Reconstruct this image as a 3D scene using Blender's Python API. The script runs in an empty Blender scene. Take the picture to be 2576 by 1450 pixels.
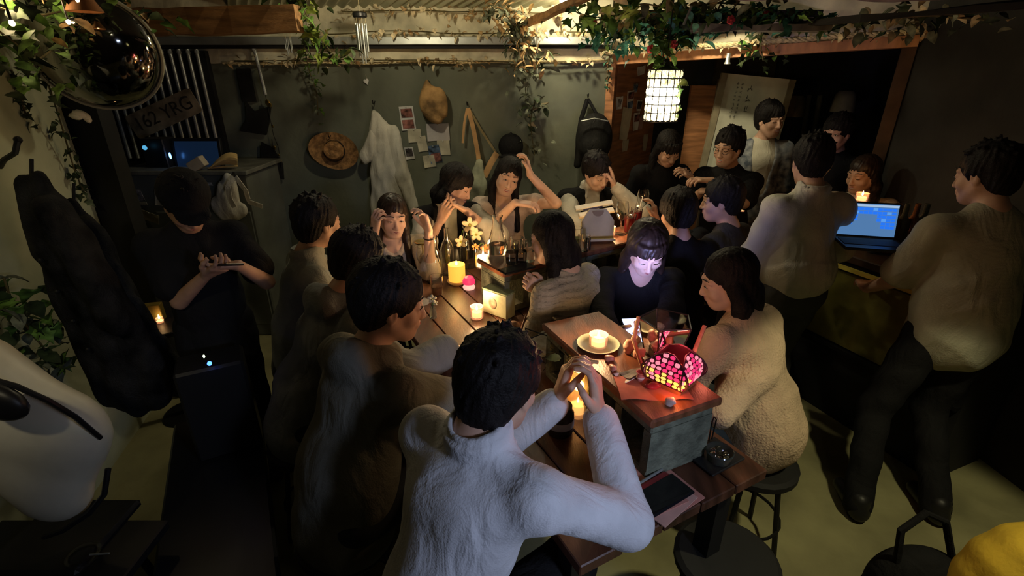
import bpy, math, random
import numpy as np
from mathutils import Vector, Matrix, Euler
random.seed(7); rng = np.random.default_rng(7)
R = math.radians
S = bpy.context.scene
COL = S.collection
# ---------------------------------------------------------------- camera, world, exposure
CAMZ = 1.90; PITCH = 23.3; F = 1250.0
cam_d = bpy.data.cameras.new('camera'); cam = bpy.data.objects.new('camera', cam_d); COL.objects.link(cam)
cam_d.sensor_width = 36; cam_d.lens = F/2576*36; cam_d.clip_start = .02
cam.location = (0, 0, CAMZ); cam.rotation_euler = (R(90-PITCH), 0, 0); S.camera = cam
S.view_settings.view_transform = 'Standard'; S.view_settings.look = 'None'; S.view_settings.gamma = 1
S.view_settings.use_curve_mapping = False; S.view_settings.exposure = 0.0
wd = bpy.data.worlds.new('world'); S.world = wd; wd.use_nodes = True
wd.node_tree.nodes['Background'].inputs[0].default_value = (.75, .8, .6, 1); wd.node_tree.nodes['Background'].inputs[1].default_value = .002

def lamp(name, loc, power, color, size=.05, kind='POINT', target=None, spot=None, blend=.3, sy=None):
    d = bpy.data.lights.new(name, kind); d.energy = power; d.color = color
    if kind == 'AREA':
        d.size = size
        if sy: d.shape = 'RECTANGLE'; d.size_y = sy
    else: d.shadow_soft_size = size
    if kind == 'SPOT': d.spot_size = R(spot); d.spot_blend = blend
    o = bpy.data.objects.new(name, d); COL.objects.link(o); o.location = loc
    if target is not None:
        o.rotation_euler = (Vector(target)-Vector(loc)).to_track_quat('-Z', 'Y').to_euler()
    return o
# room lamps and added fill lights; the bulbs themselves are built further down
WARM = (1, .74, .40); YEL = (1, .86, .56)
L_bulb = lamp('bulb_light', (.34, 3.72, 2.30), 17, YEL, .035)
L_bulb2 = lamp('second_bulb_light', (-.75, 3.2, 2.30), 13, YEL, .035)
L_left = lamp('left_bulb_light', (-1.78, 2.0, 2.16), 3.0, WARM, .03)
L_floor = lamp('doorway_ceiling_light', (1.55, .75, 2.36), 62, (1, .90, .52), .05, 'SPOT', (1.38, 1.25, 0), 58, .25)
L_back = lamp('fill_light_behind', (.75, -.5, 2.3), 2.2, YEL, .08)  # added fill from behind the camera for people's backs, no fixture
L_cool = lamp('cool_light_behind', (1.1, -.35, 1.75), 1.9, (.60, .70, 1.0), .25, 'AREA', (.25, .8, 1.1))  # cool lamp added behind the camera on the right, source unseen
L_white = lamp('left_fill_spot', (-.95, .1, 2.32), 16, YEL, .04, 'SPOT', (-1.62, 1.32, 1.28), 42, .6)  # unseen spot, narrowed to brighten the chair and left wall only

L_alc = lamp('alcove_fill_spot', (1.05, 3.15, 2.38), 38, YEL, .03, 'SPOT', (2.02, 4.45, 1.42), 34, .35)  # added spot that brightens the scroll, no such lamp in the room
L_cool.data.spread = R(62)
# ---------------------------------------------------------------- helpers
sp, cp = math.sin(R(PITCH)), math.cos(R(PITCH))
def W(px, py, y=None, z=None, x=None):
    u = (px-1288)/F; v = (py-725)/F
    d = Vector((u, cp - v*sp, -(v*cp + sp)))
    if y is not None: s = y/d.y
    elif z is not None: s = (z-CAMZ)/d.z
    else: s = x/d.x
    return Vector((0, 0, CAMZ)) + d*s

def tag(o, label=None, cat=None, group=None, kind=None):
    if label: o['label'] = label
    if cat: o['category'] = cat
    if group: o['group'] = group
    if kind: o['kind'] = kind
    return o
def empty(name, loc, label, cat, group=None, rz=0):
    o = bpy.data.objects.new(name, None); COL.objects.link(o); o.location = loc; o.rotation_euler = (0, 0, rz)
    o.empty_display_size = .05
    return tag(o, label, cat, group)

MATS = {}
def mat(name, col, rough=.7, metal=0, var=.12, nscale=12, bump=0, bscale=60, trans=0, emit=None, estr=0, sss=0, ior=1.45, alpha=1, stretch=None, col2=None, spec=None):
    if name in MATS: return MATS[name]
    m = bpy.data.materials.new(name); m.use_nodes = True; nt = m.node_tree; N = nt.nodes; b = N['Principled BSDF']
    b.inputs['Roughness'].default_value = rough; b.inputs['Metallic'].default_value = metal
    b.inputs['IOR'].default_value = ior
    b.inputs['Transmission Weight'].default_value = trans
    if spec is not None: b.inputs['Specular IOR Level'].default_value = spec
    c = (*col, 1)
    tc = N.new('ShaderNodeTexCoord'); mp = N.new('ShaderNodeMapping'); nt.links.new(tc.outputs['Object'], mp.inputs[0])
    if stretch: mp.inputs['Scale'].default_value = stretch
    if var > 0:
        n = N.new('ShaderNodeTexNoise'); n.inputs['Scale'].default_value = nscale; n.inputs['Detail'].default_value = 5
        nt.links.new(mp.outputs[0], n.inputs['Vector'])
        mx = N.new('ShaderNodeValToRGB'); e = mx.color_ramp.elements
        c2 = col2 if col2 else tuple(max(0, k*(1-var*2)) for k in col)
        e[0].position = .33; e[0].color = (*c2, 1); e[1].position = .68; e[1].color = (*[min(1, k*(1+var)) for k in col], 1)
        nt.links.new(n.outputs['Fac'], mx.inputs[0]); nt.links.new(mx.outputs[0], b.inputs['Base Color'])
    else: b.inputs['Base Color'].default_value = c
    if bump > 0:
        n2 = N.new('ShaderNodeTexNoise'); n2.inputs['Scale'].default_value = bscale; n2.inputs['Detail'].default_value = 6
        nt.links.new(mp.outputs[0], n2.inputs['Vector'])
        bp = N.new('ShaderNodeBump'); bp.inputs['Strength'].default_value = bump; bp.inputs['Distance'].default_value = .01
        nt.links.new(n2.outputs['Fac'], bp.inputs['Height']); nt.links.new(bp.outputs[0], b.inputs['Normal'])
    if emit: b.inputs['Emission Color'].default_value = (*emit, 1); b.inputs['Emission Strength'].default_value = estr
    if sss: b.inputs['Subsurface Weight'].default_value = sss; b.inputs['Subsurface Radius'].default_value = (.02, .008, .005)
    MATS[name] = m
    return m

def frame(a, b):
    d = (Vector(b)-Vector(a)); L = d.length; d = d/max(L, 1e-9)
    q = Vector((0, 0, 1)) if abs(d.z) < .95 else Vector((1, 0, 0))
    x = d.cross(q).normalized(); y = d.cross(x).normalized()
    return d, x, y, L
class MB:
    def __init__(s): s.v = []; s.f = []
    def add(s, vs, fs):
        o = len(s.v); s.v += [tuple(k) for k in vs]; s.f += [tuple(i+o for i in f) for f in fs]; return s
    def box(s, c, size, rot=None, bev=0):
        hx, hy, hz = [k/2 for k in size]; m = rot if isinstance(rot, Matrix) else (Euler(rot).to_matrix() if rot else Matrix.Identity(3))
        if bev > 0:
            vs = []; b = min(bev, hx*.9, hy*.9, hz*.9)
            bm_v = []
            for sx in (-1, 1):
                for sy in (-1, 1):
                    for sz in (-1, 1):
                        bm_v.append(((sx*(hx-b), sy*(hy-b), sz*hz), (sx*(hx-b), sy*hy, sz*(hz-b)), (sx*hx, sy*(hy-b), sz*(hz-b))))
            idx = {}
            k = 0
            for i, (sx, sy, sz) in enumerate([(a, b2, c2) for a in (-1, 1) for b2 in (-1, 1) for c2 in (-1, 1)]):
                for t in range(3): idx[(sx, sy, sz, t)] = k; vs.append(bm_v[i][t]); k += 1
            F_ = []
            for z in (-1, 1): F_.append([idx[(a, b2, z, 0)] for a, b2 in ((-1, -1), (1, -1), (1, 1), (-1, 1))])
            for y in (-1, 1): F_.append([idx[(a, y, c2, 1)] for a, c2 in ((-1, -1), (1, -1), (1, 1), (-1, 1))])
            for x in (-1, 1): F_.append([idx[(x, b2, c2, 2)] for b2, c2 in ((-1, -1), (1, -1), (1, 1), (-1, 1))])
            for x in (-1, 1):
                for y in (-1, 1): F_.append([idx[(x, y, -1, 1)], idx[(x, y, -1, 2)], idx[(x, y, 1, 2)], idx[(x, y, 1, 1)]])
                for z in (-1, 1): F_.append([idx[(x, -1, z, 0)], idx[(x, -1, z, 2)], idx[(x, 1, z, 2)], idx[(x, 1, z, 0)]])
            for y in (-1, 1):
                for z in (-1, 1): F_.append([idx[(-1, y, z, 0)], idx[(-1, y, z, 1)], idx[(1, y, z, 1)], idx[(1, y, z, 0)]])
            for x in (-1, 1):
                for y in (-1, 1):
                    for z in (-1, 1): F_.append([idx[(x, y, z, t)] for t in range(3)])
            return s.add([Vector(c)+m@Vector(q) for q in vs], F_)
        vs = [Vector(c)+m@Vector((sx*hx, sy*hy, sz*hz)) for sx in (-1, 1) for sy in (-1, 1) for sz in (-1, 1)]
        return s.add(vs, [(0, 1, 3, 2), (4, 6, 7, 5), (0, 4, 5, 1), (2, 3, 7, 6), (0, 2, 6, 4), (1, 5, 7, 3)])
    def tube(s, pts, r, n=8, caps=True):
        pts = [Vector(p) for p in pts]; rs = r if isinstance(r, (list, tuple)) else [r]*len(pts)
        rings = []; x = None
        for i, p in enumerate(pts):
            a = pts[max(i-1, 0)]; b = pts[min(i+1, len(pts)-1)]; d = (b-a).normalized()
            if x is None: _, x, _, _ = frame(a, b)
            x = (x - d*x.dot(d)).normalized(); y = d.cross(x)
            rings.append([p+(x*math.cos(2*math.pi*k/n)+y*math.sin(2*math.pi*k/n))*rs[i] for k in range(n)])
        vs = [q for rg in rings for q in rg]; fs = []
        for i in range(len(pts)-1):
            for k in range(n): fs.append((i*n+k, i*n+(k+1) % n, (i+1)*n+(k+1) % n, (i+1)*n+k))
        if caps: fs.append(tuple(range(n-1, -1, -1))); fs.append(tuple((len(pts)-1)*n+k for k in range(n)))
        return s.add(vs, fs)
    def lathe(s, prof, c=(0, 0, 0), n=20, rot=None, cap=False):
        m = Euler(rot).to_matrix() if rot else Matrix.Identity(3); c = Vector(c)
        vs = []; fs = []
        for (r, z) in prof:
            for k in range(n):
                a = 2*math.pi*k/n; vs.append(c+m@Vector((r*math.cos(a), r*math.sin(a), z)))
        for i in range(len(prof)-1):
            for k in range(n): fs.append((i*n+k, i*n+(k+1) % n, (i+1)*n+(k+1) % n, (i+1)*n+k))
        if cap: fs.append(tuple(range(n-1, -1, -1))); fs.append(tuple((len(prof)-1)*n+k for k in range(n)))
        return s.add(vs, fs)
    def ball(s, c, r, n=10, rot=None):
        rr = r if isinstance(r, (list, tuple)) else (r, r, r)
        m = Euler(rot).to_matrix() if rot and not isinstance(rot, Matrix) else (rot or Matrix.Identity(3)); h = max(4, n//2+1)
        vs = []; fs = []
        for i in range(h+1):
            t = math.pi*i/h
            for k in range(n):
                a = 2*math.pi*k/n
                vs.append(Vector(c)+m@Vector((rr[0]*math.sin(t)*math.cos(a), rr[1]*math.sin(t)*math.sin(a), rr[2]*math.cos(t))))
        for i in range(h):
            for k in range(n): fs.append((i*n+k, (i+1)*n+k, (i+1)*n+(k+1) % n, i*n+(k+1) % n))
        return s.add(vs, fs)
    def prism(s, poly, z0, z1, M4=None):
        n = len(poly); vs = [Vector((p[0], p[1], z0)) for p in poly]+[Vector((p[0], p[1], z1)) for p in poly]
        if M4 is not None: vs = [M4@v for v in vs]
        fs = [tuple(range(n-1, -1, -1)), tuple(range(n, 2*n))]+[(k, (k+1) % n, n+(k+1) % n, n+k) for k in range(n)]
        return s.add(vs, fs)
    def sheet(s, P, nu, nv, th=.004):
        """P(u,v)->Vector ; a closed thin sheet"""
        g = [[Vector(P(i/nu, j/nv)) for j in range(nv+1)] for i in range(nu+1)]
        N_ = {}
        for i in range(nu+1):
            for j in range(nv+1):
                a = g[min(i+1, nu)][j]-g[max(i-1, 0)][j]; b = g[i][min(j+1, nv)]-g[i][max(j-1, 0)]
                n = a.cross(b); N_[(i, j)] = n.normalized() if n.length > 1e-12 else Vector((0, 0, 1))
        vs = [g[i][j]+N_[(i, j)]*th/2 for i in range(nu+1) for j in range(nv+1)]+[g[i][j]-N_[(i, j)]*th/2 for i in range(nu+1) for j in range(nv+1)]
        w = nv+1; o = (nu+1)*w; fs = []
        for i in range(nu):
            for j in range(nv):
                a, b, c, d = i*w+j, (i+1)*w+j, (i+1)*w+j+1, i*w+j+1
                fs += [(a, b, c, d), (o+d, o+c, o+b, o+a)]
        for i in range(nu): fs += [(i*w, o+i*w, o+(i+1)*w, (i+1)*w), (i*w+nv, (i+1)*w+nv, o+(i+1)*w+nv, o+i*w+nv)]
        for j in range(nv): fs += [(j, j+1, o+j+1, o+j), (nu*w+j, o+nu*w+j, o+nu*w+j+1, nu*w+j+1)]
        return s.add(vs, fs)
    def build(s, name, m, parent=None, smooth=True, local=True):
        return mk(name, s.v, s.f, m, parent, smooth, local)
def mk(name, v, f, m, parent=None, smooth=True, local=True, sharp=35):
    """vertices are given in world space; when parented they are brought into the parent's frame"""
    if parent is None or not local:
        V_ = [Vector(p) for p in v] if not isinstance(v, np.ndarray) else v; inv = None
    if parent is not None and local:
        inv = mat_of(parent).inverted()
        if isinstance(v, np.ndarray):
            M_ = np.array(inv); V_ = v@M_[:3, :3].T+M_[:3, 3]
        else: V_ = [inv@Vector(p) for p in v]
        org = None
    elif parent is None:
        # origin at base centre
        A = np.array([tuple(p) for p in V_]) if not isinstance(V_, np.ndarray) else V_
        org = np.array([(A[:, 0].min()+A[:, 0].max())/2, (A[:, 1].min()+A[:, 1].max())/2, A[:, 2].min()])
        V_ = A-org
    else: org = None
    me = bpy.data.meshes.new(name)
    me.from_pydata([tuple(p) for p in V_] if not isinstance(V_, np.ndarray) else V_.tolist(), [], f if isinstance(f, list) else f.tolist())
    if m: me.materials.append(m)
    if smooth:
        me.polygons.foreach_set('use_smooth', [True]*len(me.polygons))
        if sharp and len(me.polygons) < 6000: me.set_sharp_from_angle(angle=R(sharp))
    o = bpy.data.objects.new(name, me); COL.objects.link(o)
    if parent is not None: o.parent = parent
    if org is not None: o.location = org
    return o
def mat_of(o):
    m = Matrix.Translation(o.location)@o.rotation_euler.to_matrix().to_4x4()
    return (mat_of(o.parent)@m) if o.parent else m

def dup(o, loc=None, rz=None, parent=None, label=None, rot=None, scale=None):
    c = o.copy(); COL.objects.link(c)
    if parent is not None: c.parent = parent
    if loc is not None: c.location = loc
    if rot is not None: c.rotation_euler = rot
    elif rz is not None: c.rotation_euler = (0, 0, rz)
    if scale: c.scale = scale
    if label: c['label'] = label
    for ch in list(o.children): dup(ch, parent=c)
    return c

# ---------------------------------------------------------------- implicit surfaces -> one continuous mesh
class SDF:
    def __init__(s): s.p = []
    def cap(s, a, b, ra, rb, k=.02, flat=None, op='u'):
        s.p.append(('c', np.array(a, float), np.array(b, float), ra, rb, k, flat, op)); return s
    def ell(s, c, r, k=.02, M=None, op='u'):
        s.p.append(('e', np.array(c, float), np.array(r, float), None if M is None else np.array(M), 0, k, None, op)); return s
    def ring(s, c, axis, Rr, t, h, k=.01, op='u'):
        s.p.append(('r', np.array(c, float), np.array(axis, float)/np.linalg.norm(axis), Rr, (t, h), k, None, op)); return s
    def mesh(s, vox, noise=None):
        lo = np.full(3, 1e9); hi = -lo; bb = []
        for q in s.p:
            t, k = q[0], q[5]
            if t == 'c': m = max(q[3], q[4])*(1.0 if not q[6] else max(1, q[6][1])); l = np.minimum(q[1], q[2])-m; h = np.maximum(q[1], q[2])+m
            elif t == 'e': m = q[2].max(); l = q[1]-m; h = q[1]+m
            else: m = q[3]+max(q[4]); l = q[1]-m; h = q[1]+m
            bb.append((l, h))
            if q[7] == 'u': lo = np.minimum(lo, l); hi = np.maximum(hi, h)
        lo -= .02+2*vox; hi += .02+2*vox
        n = np.ceil((hi-lo)/vox).astype(int)+1
        X = [lo[i]+vox*np.arange(n[i]) for i in range(3)]
        Fd = np.full(n, .5, np.float32)
        for q, (l, h) in zip(s.p, bb):
            t, k, op = q[0], q[5], q[7]; mg = k*1.5+2*vox+.008
            i0 = np.maximum(((l-mg-lo)/vox).astype(int), 0); i1 = np.minimum(((h+mg-lo)/vox).astype(int)+2, n)
            if (i1 <= i0).any(): continue
            sl = tuple(slice(i0[i], i1[i]) for i in range(3))
            x = X[0][sl[0]][:, None, None]; y = X[1][sl[1]][None, :, None]; z = X[2][sl[2]][None, None, :]
            if t == 'c':
                a, b, ra, rb, fl = q[1], q[2], q[3], q[4], q[6]; ab = b-a; L2 = max(ab@ab, 1e-9)
                tt = np.clip(((x-a[0])*ab[0]+(y-a[1])*ab[1]+(z-a[2])*ab[2])/L2, 0, 1)
                wx = x-a[0]-tt*ab[0]; wy = y-a[1]-tt*ab[1]; wz = z-a[2]-tt*ab[2]
                if fl:
                    ax, fc = fl; dd = (wx*ax[0]+wy*ax[1]+wz*ax[2])*(1/fc-1)
                    wx = wx+dd*ax[0]; wy = wy+dd*ax[1]; wz = wz+dd*ax[2]
                d = np.sqrt(wx*wx+wy*wy+wz*wz)-(ra+(rb-ra)*tt)
            elif t == 'e':
                c, r, M = q[1], q[2], q[3]; px, py, pz = x-c[0], y-c[1], z-c[2]
                if M is not None: px, py, pz = (M[0, 0]*px+M[1, 0]*py+M[2, 0]*pz, M[0, 1]*px+M[1, 1]*py+M[2, 1]*pz, M[0, 2]*px+M[1, 2]*py+M[2, 2]*pz)
                k0 = np.sqrt((px/r[0])**2+(py/r[1])**2+(pz/r[2])**2); k1 = np.sqrt((px/r[0]**2)**2+(py/r[1]**2)**2+(pz/r[2]**2)**2)
                d = k0*(k0-1)/np.maximum(k1, 1e-6)
                d = np.where(k0 < .3, -r.min()*.7, d)
            else:
                c, ax, Rr, (th, hh) = q[1], q[2], q[3], q[4]; px, py, pz = x-c[0], y-c[1], z-c[2]
                ha = px*ax[0]+py*ax[1]+pz*ax[2]; rho = np.sqrt(np.maximum(px*px+py*py+pz*pz-ha*ha, 0))
                d = np.sqrt((rho-Rr)**2+np.maximum(np.abs(ha)-hh, 0)**2)-th
            g = Fd[sl]
            if op == 'u':
                hh2 = np.clip(.5+.5*(g-d)/max(k, 1e-5), 0, 1); Fd[sl] = g*(1-hh2)+d*hh2-k*hh2*(1-hh2)
            else:
                d = -d; hh2 = np.clip(.5-.5*(g-d)/max(k, 1e-5), 0, 1); Fd[sl] = g*(1-hh2)+d*hh2+k*hh2*(1-hh2)
        if noise is not None:
            x = X[0][:, None, None]; y = X[1][None, :, None]; z = X[2][None, None, :]
            Fd += noise(x, y, z).astype(np.float32)
        return surfnet(Fd, lo, vox)
def surfnet(Fd, lo, vox):
    ins = Fd < 0; n = Fd.shape
    c = np.zeros((n[0]-1, n[1]-1, n[2]-1), np.int8)
    for i in (0, 1):
        for j in (0, 1):
            for k in (0, 1): c += ins[i:n[0]-1+i, j:n[1]-1+j, k:n[2]-1+k]
    act = np.argwhere((c > 0) & (c < 8))
    idx = np.full(c.shape, -1, np.int64); idx[act[:, 0], act[:, 1], act[:, 2]] = np.arange(len(act))
    acc = np.zeros((len(act), 3)); cnt = np.zeros(len(act))
    corners = [(i, j, k) for i in (0, 1) for j in (0, 1) for k in (0, 1)]
    val = {cc: Fd[act[:, 0]+cc[0], act[:, 1]+cc[1], act[:, 2]+cc[2]] for cc in corners}
    for ax in range(3):
        for cc in corners:
            if cc[ax]: continue
            d = list(cc); d[ax] = 1; d = tuple(d)
            a, b = val[cc], val[d]; m = (a < 0) != (b < 0)
            t = np.where(m, a/np.where(m, a-b, 1), 0)
            p = np.array(cc, float)[None, :].repeat(len(act), 0); p[:, ax] += t
            acc += p*m[:, None]; cnt += m
    V_ = lo+vox*(act+acc/np.maximum(cnt, 1)[:, None])
    faces = []
    for ax in range(3):
        a1, a2 = (ax+1) % 3, (ax+2) % 3
        s0 = [slice(None)]*3; s1 = [slice(None)]*3; s0[ax] = slice(0, n[ax]-1); s1[ax] = slice(1, n[ax])
        A, B = ins[tuple(s0)], ins[tuple(s1)]
        e = np.argwhere(A != B)
        ok = (e[:, a1] > 0) & (e[:, a2] > 0) & (e[:, a1] < n[a1]-1) & (e[:, a2] < n[a2]-1); e = e[ok]
        flip = A[e[:, 0], e[:, 1], e[:, 2]]
        def g(o1, o2):
            q = e.copy(); q[:, a1] += o1; q[:, a2] += o2; return idx[q[:, 0], q[:, 1], q[:, 2]]
        q = np.stack([g(-1, -1), g(0, -1), g(0, 0), g(-1, 0)], 1)
        q[~flip] = q[~flip][:, ::-1]
        faces.append(q)
    return V_, np.concatenate(faces)
def joinvf(parts):
    o = 0; V_ = []; F_ = []
    for v, f in parts: V_.append(v); F_.append(f+o); o += len(v)
    return np.concatenate(V_), np.concatenate(F_)
# ---------------------------------------------------------------- materials
M_floor = mat('olive_concrete', (.32, .30, .15), .75, var=.18, nscale=3, bump=.15, bscale=40)
M_wall = mat('grey_green_paint', (.165, .18, .135), .8, var=.14, nscale=2.5, bump=.25, bscale=25)
M_plaster = mat('cream_plaster', (.80, .74, .54), .85, var=.2, nscale=5, bump=.5, bscale=18)
M_left = mat('pale_plaster', (.42, .44, .30), .85, var=.15, nscale=2, bump=.4, bscale=14)
M_dark = mat('black_paint', (.012, .012, .012), .8, var=.2, nscale=6)
M_darkwall = mat('charcoal_wall', (.03, .03, .028), .85, var=.2, nscale=4, bump=.2)
M_steel = mat('galvanised_steel', (.55, .58, .56), .42, .7, var=.1, nscale=8)
M_wood = mat('brown_board', (.50, .23, .10), .55, var=.22, nscale=4, stretch=(1, 1, 9))
M_trim = mat('orange_wood', (.75, .36, .16), .5, var=.15, nscale=6, stretch=(1, 6, 1))
M_beam = mat('rough_brown_wood', (.34, .18, .07), .7, var=.25, nscale=7, stretch=(.6, 4, 4), bump=.4)
M_table = mat('dark_table_wood', (.095, .038, .020), .4, var=.3, nscale=6, stretch=(4, .8, 1), bump=.1)
M_shelfw = mat('red_brown_plank', (.20, .075, .035), .4, var=.25, nscale=7, stretch=(4, .8, 1), bump=.15)
M_block = mat('concrete_block', (.17, .185, .13), .9, var=.25, nscale=20, bump=.8, bscale=90)
M_corr = mat('corrugated_plastic', (.42, .42, .28), .5, var=.12, nscale=4)
M_black = mat('black_plastic', (.012, .012, .013), .4, var=0)
M_blackm = mat('black_metal', (.02, .02, .02), .45, .5, var=0)
M_paper = mat('cream_paper', (.62, .58, .44), .8, var=.08)
M_white = mat('white_paper', (.72, .72, .70), .7, var=.05)
M_gold = mat('brass', (.75, .55, .22), .3, 1, var=.05)
M_glass = mat('clear_glass', (.95, .96, .95), .04, trans=1, var=0, ior=1.45)
M_smoke = mat('smoked_glass', (.30, .34, .30), .05, trans=.9, var=0, ior=1.3)
M_rope = mat('cream_rope', (.80, .66, .38), .8, var=.2, nscale=50, bump=.4)

# ---------------------------------------------------------------- the setting
YB = 4.2
def struct(name, mb, m): return tag(mb.build(name, m, smooth=False), kind='structure')
f = MB().box((.1, 2.2, -.03), (7.6, 7.0, .06)); struct('floor', f, M_floor)
b = MB().box((-1.35, YB+.06, 1.17), (4.18, .12, 2.34)); struct('wall_back', b, M_wall)
# the lighter plaster band above the rope, a few centimetres proud
band = MB(); nseg = 42; x0, x1 = -3.3, .74
band.sheet(lambda u, v: Vector((x0+(x1-x0)*u, YB-.022-.008*math.sin(u*61)*math.sin(v*5+u*17), 1.985+.012*math.sin(u*44)*(1-v)+(2.40-1.985)*v)), 60, 8, .03)
struct('trim_1', band, M_plaster)
st = MB().box((-1.28, YB-.10, 2.125), (4.04, .13, .055), bev=.006); struct('trim_2', st, M_steel)
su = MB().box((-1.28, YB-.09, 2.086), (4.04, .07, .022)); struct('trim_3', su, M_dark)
# corner recess, left wall
l = MB(); A = Vector((-2.24, 2.62, 0)); B_ = Vector((-1.72, .35, 0))
def slab(a, b, z0, z1, t, z0b=None, z1b=None):
    d = (b-a).normalized(); n = Vector((-d.y, d.x, 0))*t
    m = MB(); z0b = z0 if z0b is None else z0b; z1b = z1 if z1b is None else z1b
    vs = [Vector((a.x, a.y, z0)), Vector((b.x, b.y, z0b)), Vector((b.x, b.y, z1b)), Vector((a.x, a.y, z1))]
    vs += [v+n for v in vs]
    m.add(vs, [(0, 1, 2, 3), (7, 6, 5, 4), (0, 4, 5, 1), (1, 5, 6, 2), (2, 6, 7, 3), (3, 7, 4, 0)]); return m
struct('wall_left', slab(A, B_, 0, 2.42, -.22), M_left)
struct('wall_left_rear', slab(Vector((-3.3, 2.2, 0)), Vector((-3.3, 4.26, 0)), 0, 2.42, .1), M_darkwall)
struct('wall_left_return', slab(Vector((-3.35, 2.62, 0)), Vector((-2.46, 2.58, 0)), 0, 2.42, .1), M_darkwall)
# right-hand side: alcove opening between (.74,4.2) and (2.42,3.3)
PA = Vector((.74, YB, 0)); PB = Vector((2.42, 3.3, 0)); PC = Vector((2.75, -.9, 0))
def L_(t, z=0): return PA.lerp(PB, t)+Vector((0, 0, z))
struct('wall_right_header', slab(PA, PB, 2.03, 2.42, .12, 2.115, 2.42), M_plaster)
tr = slab(PA, PB, 1.965, 2.028, .16, 2.05, 2.113)
for v_ in range(len(tr.v)): tr.v[v_] = (tr.v[v_][0]-.02, tr.v[v_][1]-.035, tr.v[v_][2])
struct('trim_4', tr, M_trim)
struct('trim_5', slab(PA+Vector((-.01, -.04, 0)), PA+Vector((.05, -.06, 0)), 0, 1.97, .14), M_wood)
struct('trim_6', slab(PB+Vector((-.07, .02, 0)), PB+Vector((-.01, -.02, 0)), 0, 2.05, .14), mat('dark_post_wood', (.10, .05, .025), .7, var=.2, nscale=6))
struct('wall_right', slab(PB, PC, 0, 2.42, .1), M_darkwall)
ALV = Vector((1.36, 5.0, 0)); ALR = Vector((3.9, 5.0, 0))
struct('wall_alcove_left', slab(PA+Vector((.02, 0, 0)), ALV, 0, 2.2, .08), M_wood)
struct('wall_alcove_back', slab(ALV, ALR, 0, 2.4, .1), M_darkwall)
struct('wall_alcove_right', slab(ALR, PB+Vector((.2, 0, 0)), 0, 2.4, .1), M_darkwall)
struct('ceiling_alcove', MB().box((2.35, 4.35, 2.25), (3.4, 1.6, .04)), M_dark)
struct('wall_front', slab(PC, Vector((-1.75, -.9, 0)), 0, 2.42, .1), M_darkwall)
struct('wall_front_left', slab(Vector((-1.75, -.9, 0)), Vector((-1.72, .4, 0)), 0, 2.42, .1), M_darkwall)
struct('ceiling', MB().box((-.2, 1.2, 2.45), (6.8, 4.4, .05)).box((-2.75, 3.9, 2.45), (1.4, 1.2, .05)).box((2.1, 3.9, 2.45), (2.7, 1.2, .05)), M_darkwall)

# corrugated roofing sheet near the back wall: ridges rise towards the camera
def corr(u, v):
    x = -2.1+2.35*u; y = 4.19-1.0*v
    return Vector((x+.55*v, y, 2.352+.12*v+.011*math.sin(u*2*math.pi*30)))
cs = empty('corrugated_roof_sheet', (-1, 3.7, 2.35), 'translucent corrugated roofing sheet above the back wall', 'roof sheet')
MB().sheet(corr, 240, 2, .004).build('sheet', M_corr, cs)
bt = MB().box((-.93, 3.62, 2.41), (2.4, .05, .04)); bt.build('batten', M_beam, cs)

def place_beam(name, label, a, b, w, h, m, extra=None):
    a = Vector(a); b = Vector(b); d, x, y, L = frame(a, b)
    mb = MB(); n = 9; z = Vector((0, 0, 1)); sd = d.cross(z).normalized(); up = sd.cross(d)
    vs = []; fs = []
    for i in range(n):
        p = a.lerp(b, i/(n-1)); j = .006
        for (s1, s2) in ((-1, -1), (1, -1), (1, 1), (-1, 1)):
            vs.append(p+sd*(s1*w/2+random.uniform(-j, j))+up*(s2*h/2+random.uniform(-j, j)))
    for i in range(n-1):
        for k in range(4): fs.append((i*4+k, i*4+(k+1) % 4, i*4+4+(k+1) % 4, i*4+4+k))
    fs += [(3, 2, 1, 0), tuple((n-1)*4+k for k in range(4))]
    mb.add(vs, fs)
    o = mb.build(name, m, smooth=False); return tag(o, label, 'beam')
place_beam('wooden_beam', 'thick rough brown wooden beam at the upper left, in front of the corrugated sheet', W(322, 58, y=3.3), W(752, 48, y=3.3), .10, .14, M_beam)
place_beam('ceiling_rail', 'black metal ceiling rail crossing the upper right corner', W(1700, 88, y=3.0), W(2620, 6, y=1.9), .02, .022, M_black)
place_beam('ceiling_rafter', 'brown timber rafter running up behind the bright bulb', W(1300, 72, y=4.05), W(1480, -10, y=3.3), .05, .04, M_beam)
o = place_beam('hanging_plank', 'grey weathered plank hung flat under the flower garland, upper right', W(1738, 72, y=2.7), W(2085, 72, y=2.5), .15, .03, mat('weathered_plank', (.22, .20, .15), .8, var=.25, nscale=8, stretch=(1, 6, 1)))
# purple grey ceiling cloths
for (px, py, y, w, lab) in ((1960, -8, 2.3, .55, 'purple grey cloth canopy at the top edge, above the green garland'), (2330, -8, 1.9, .6, 'grey brown cloth canopy sagging at the top edge on the far right')):
    c = W(px, py, y=y)
    m = MB().sheet(lambda u, v: c+Vector(((u-.5)*w*1.1, (v-.5)*.8, .10*((u-.5)**2*4+(v-.5)**2*3)+.012*math.sin(u*22+v*4))), 24, 12, .006)
    o = m.build('cloth_canopy', mat('canopy_cloth', (.16, .13, .15), .9, var=.15)); tag(o, lab, 'canopy')

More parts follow.
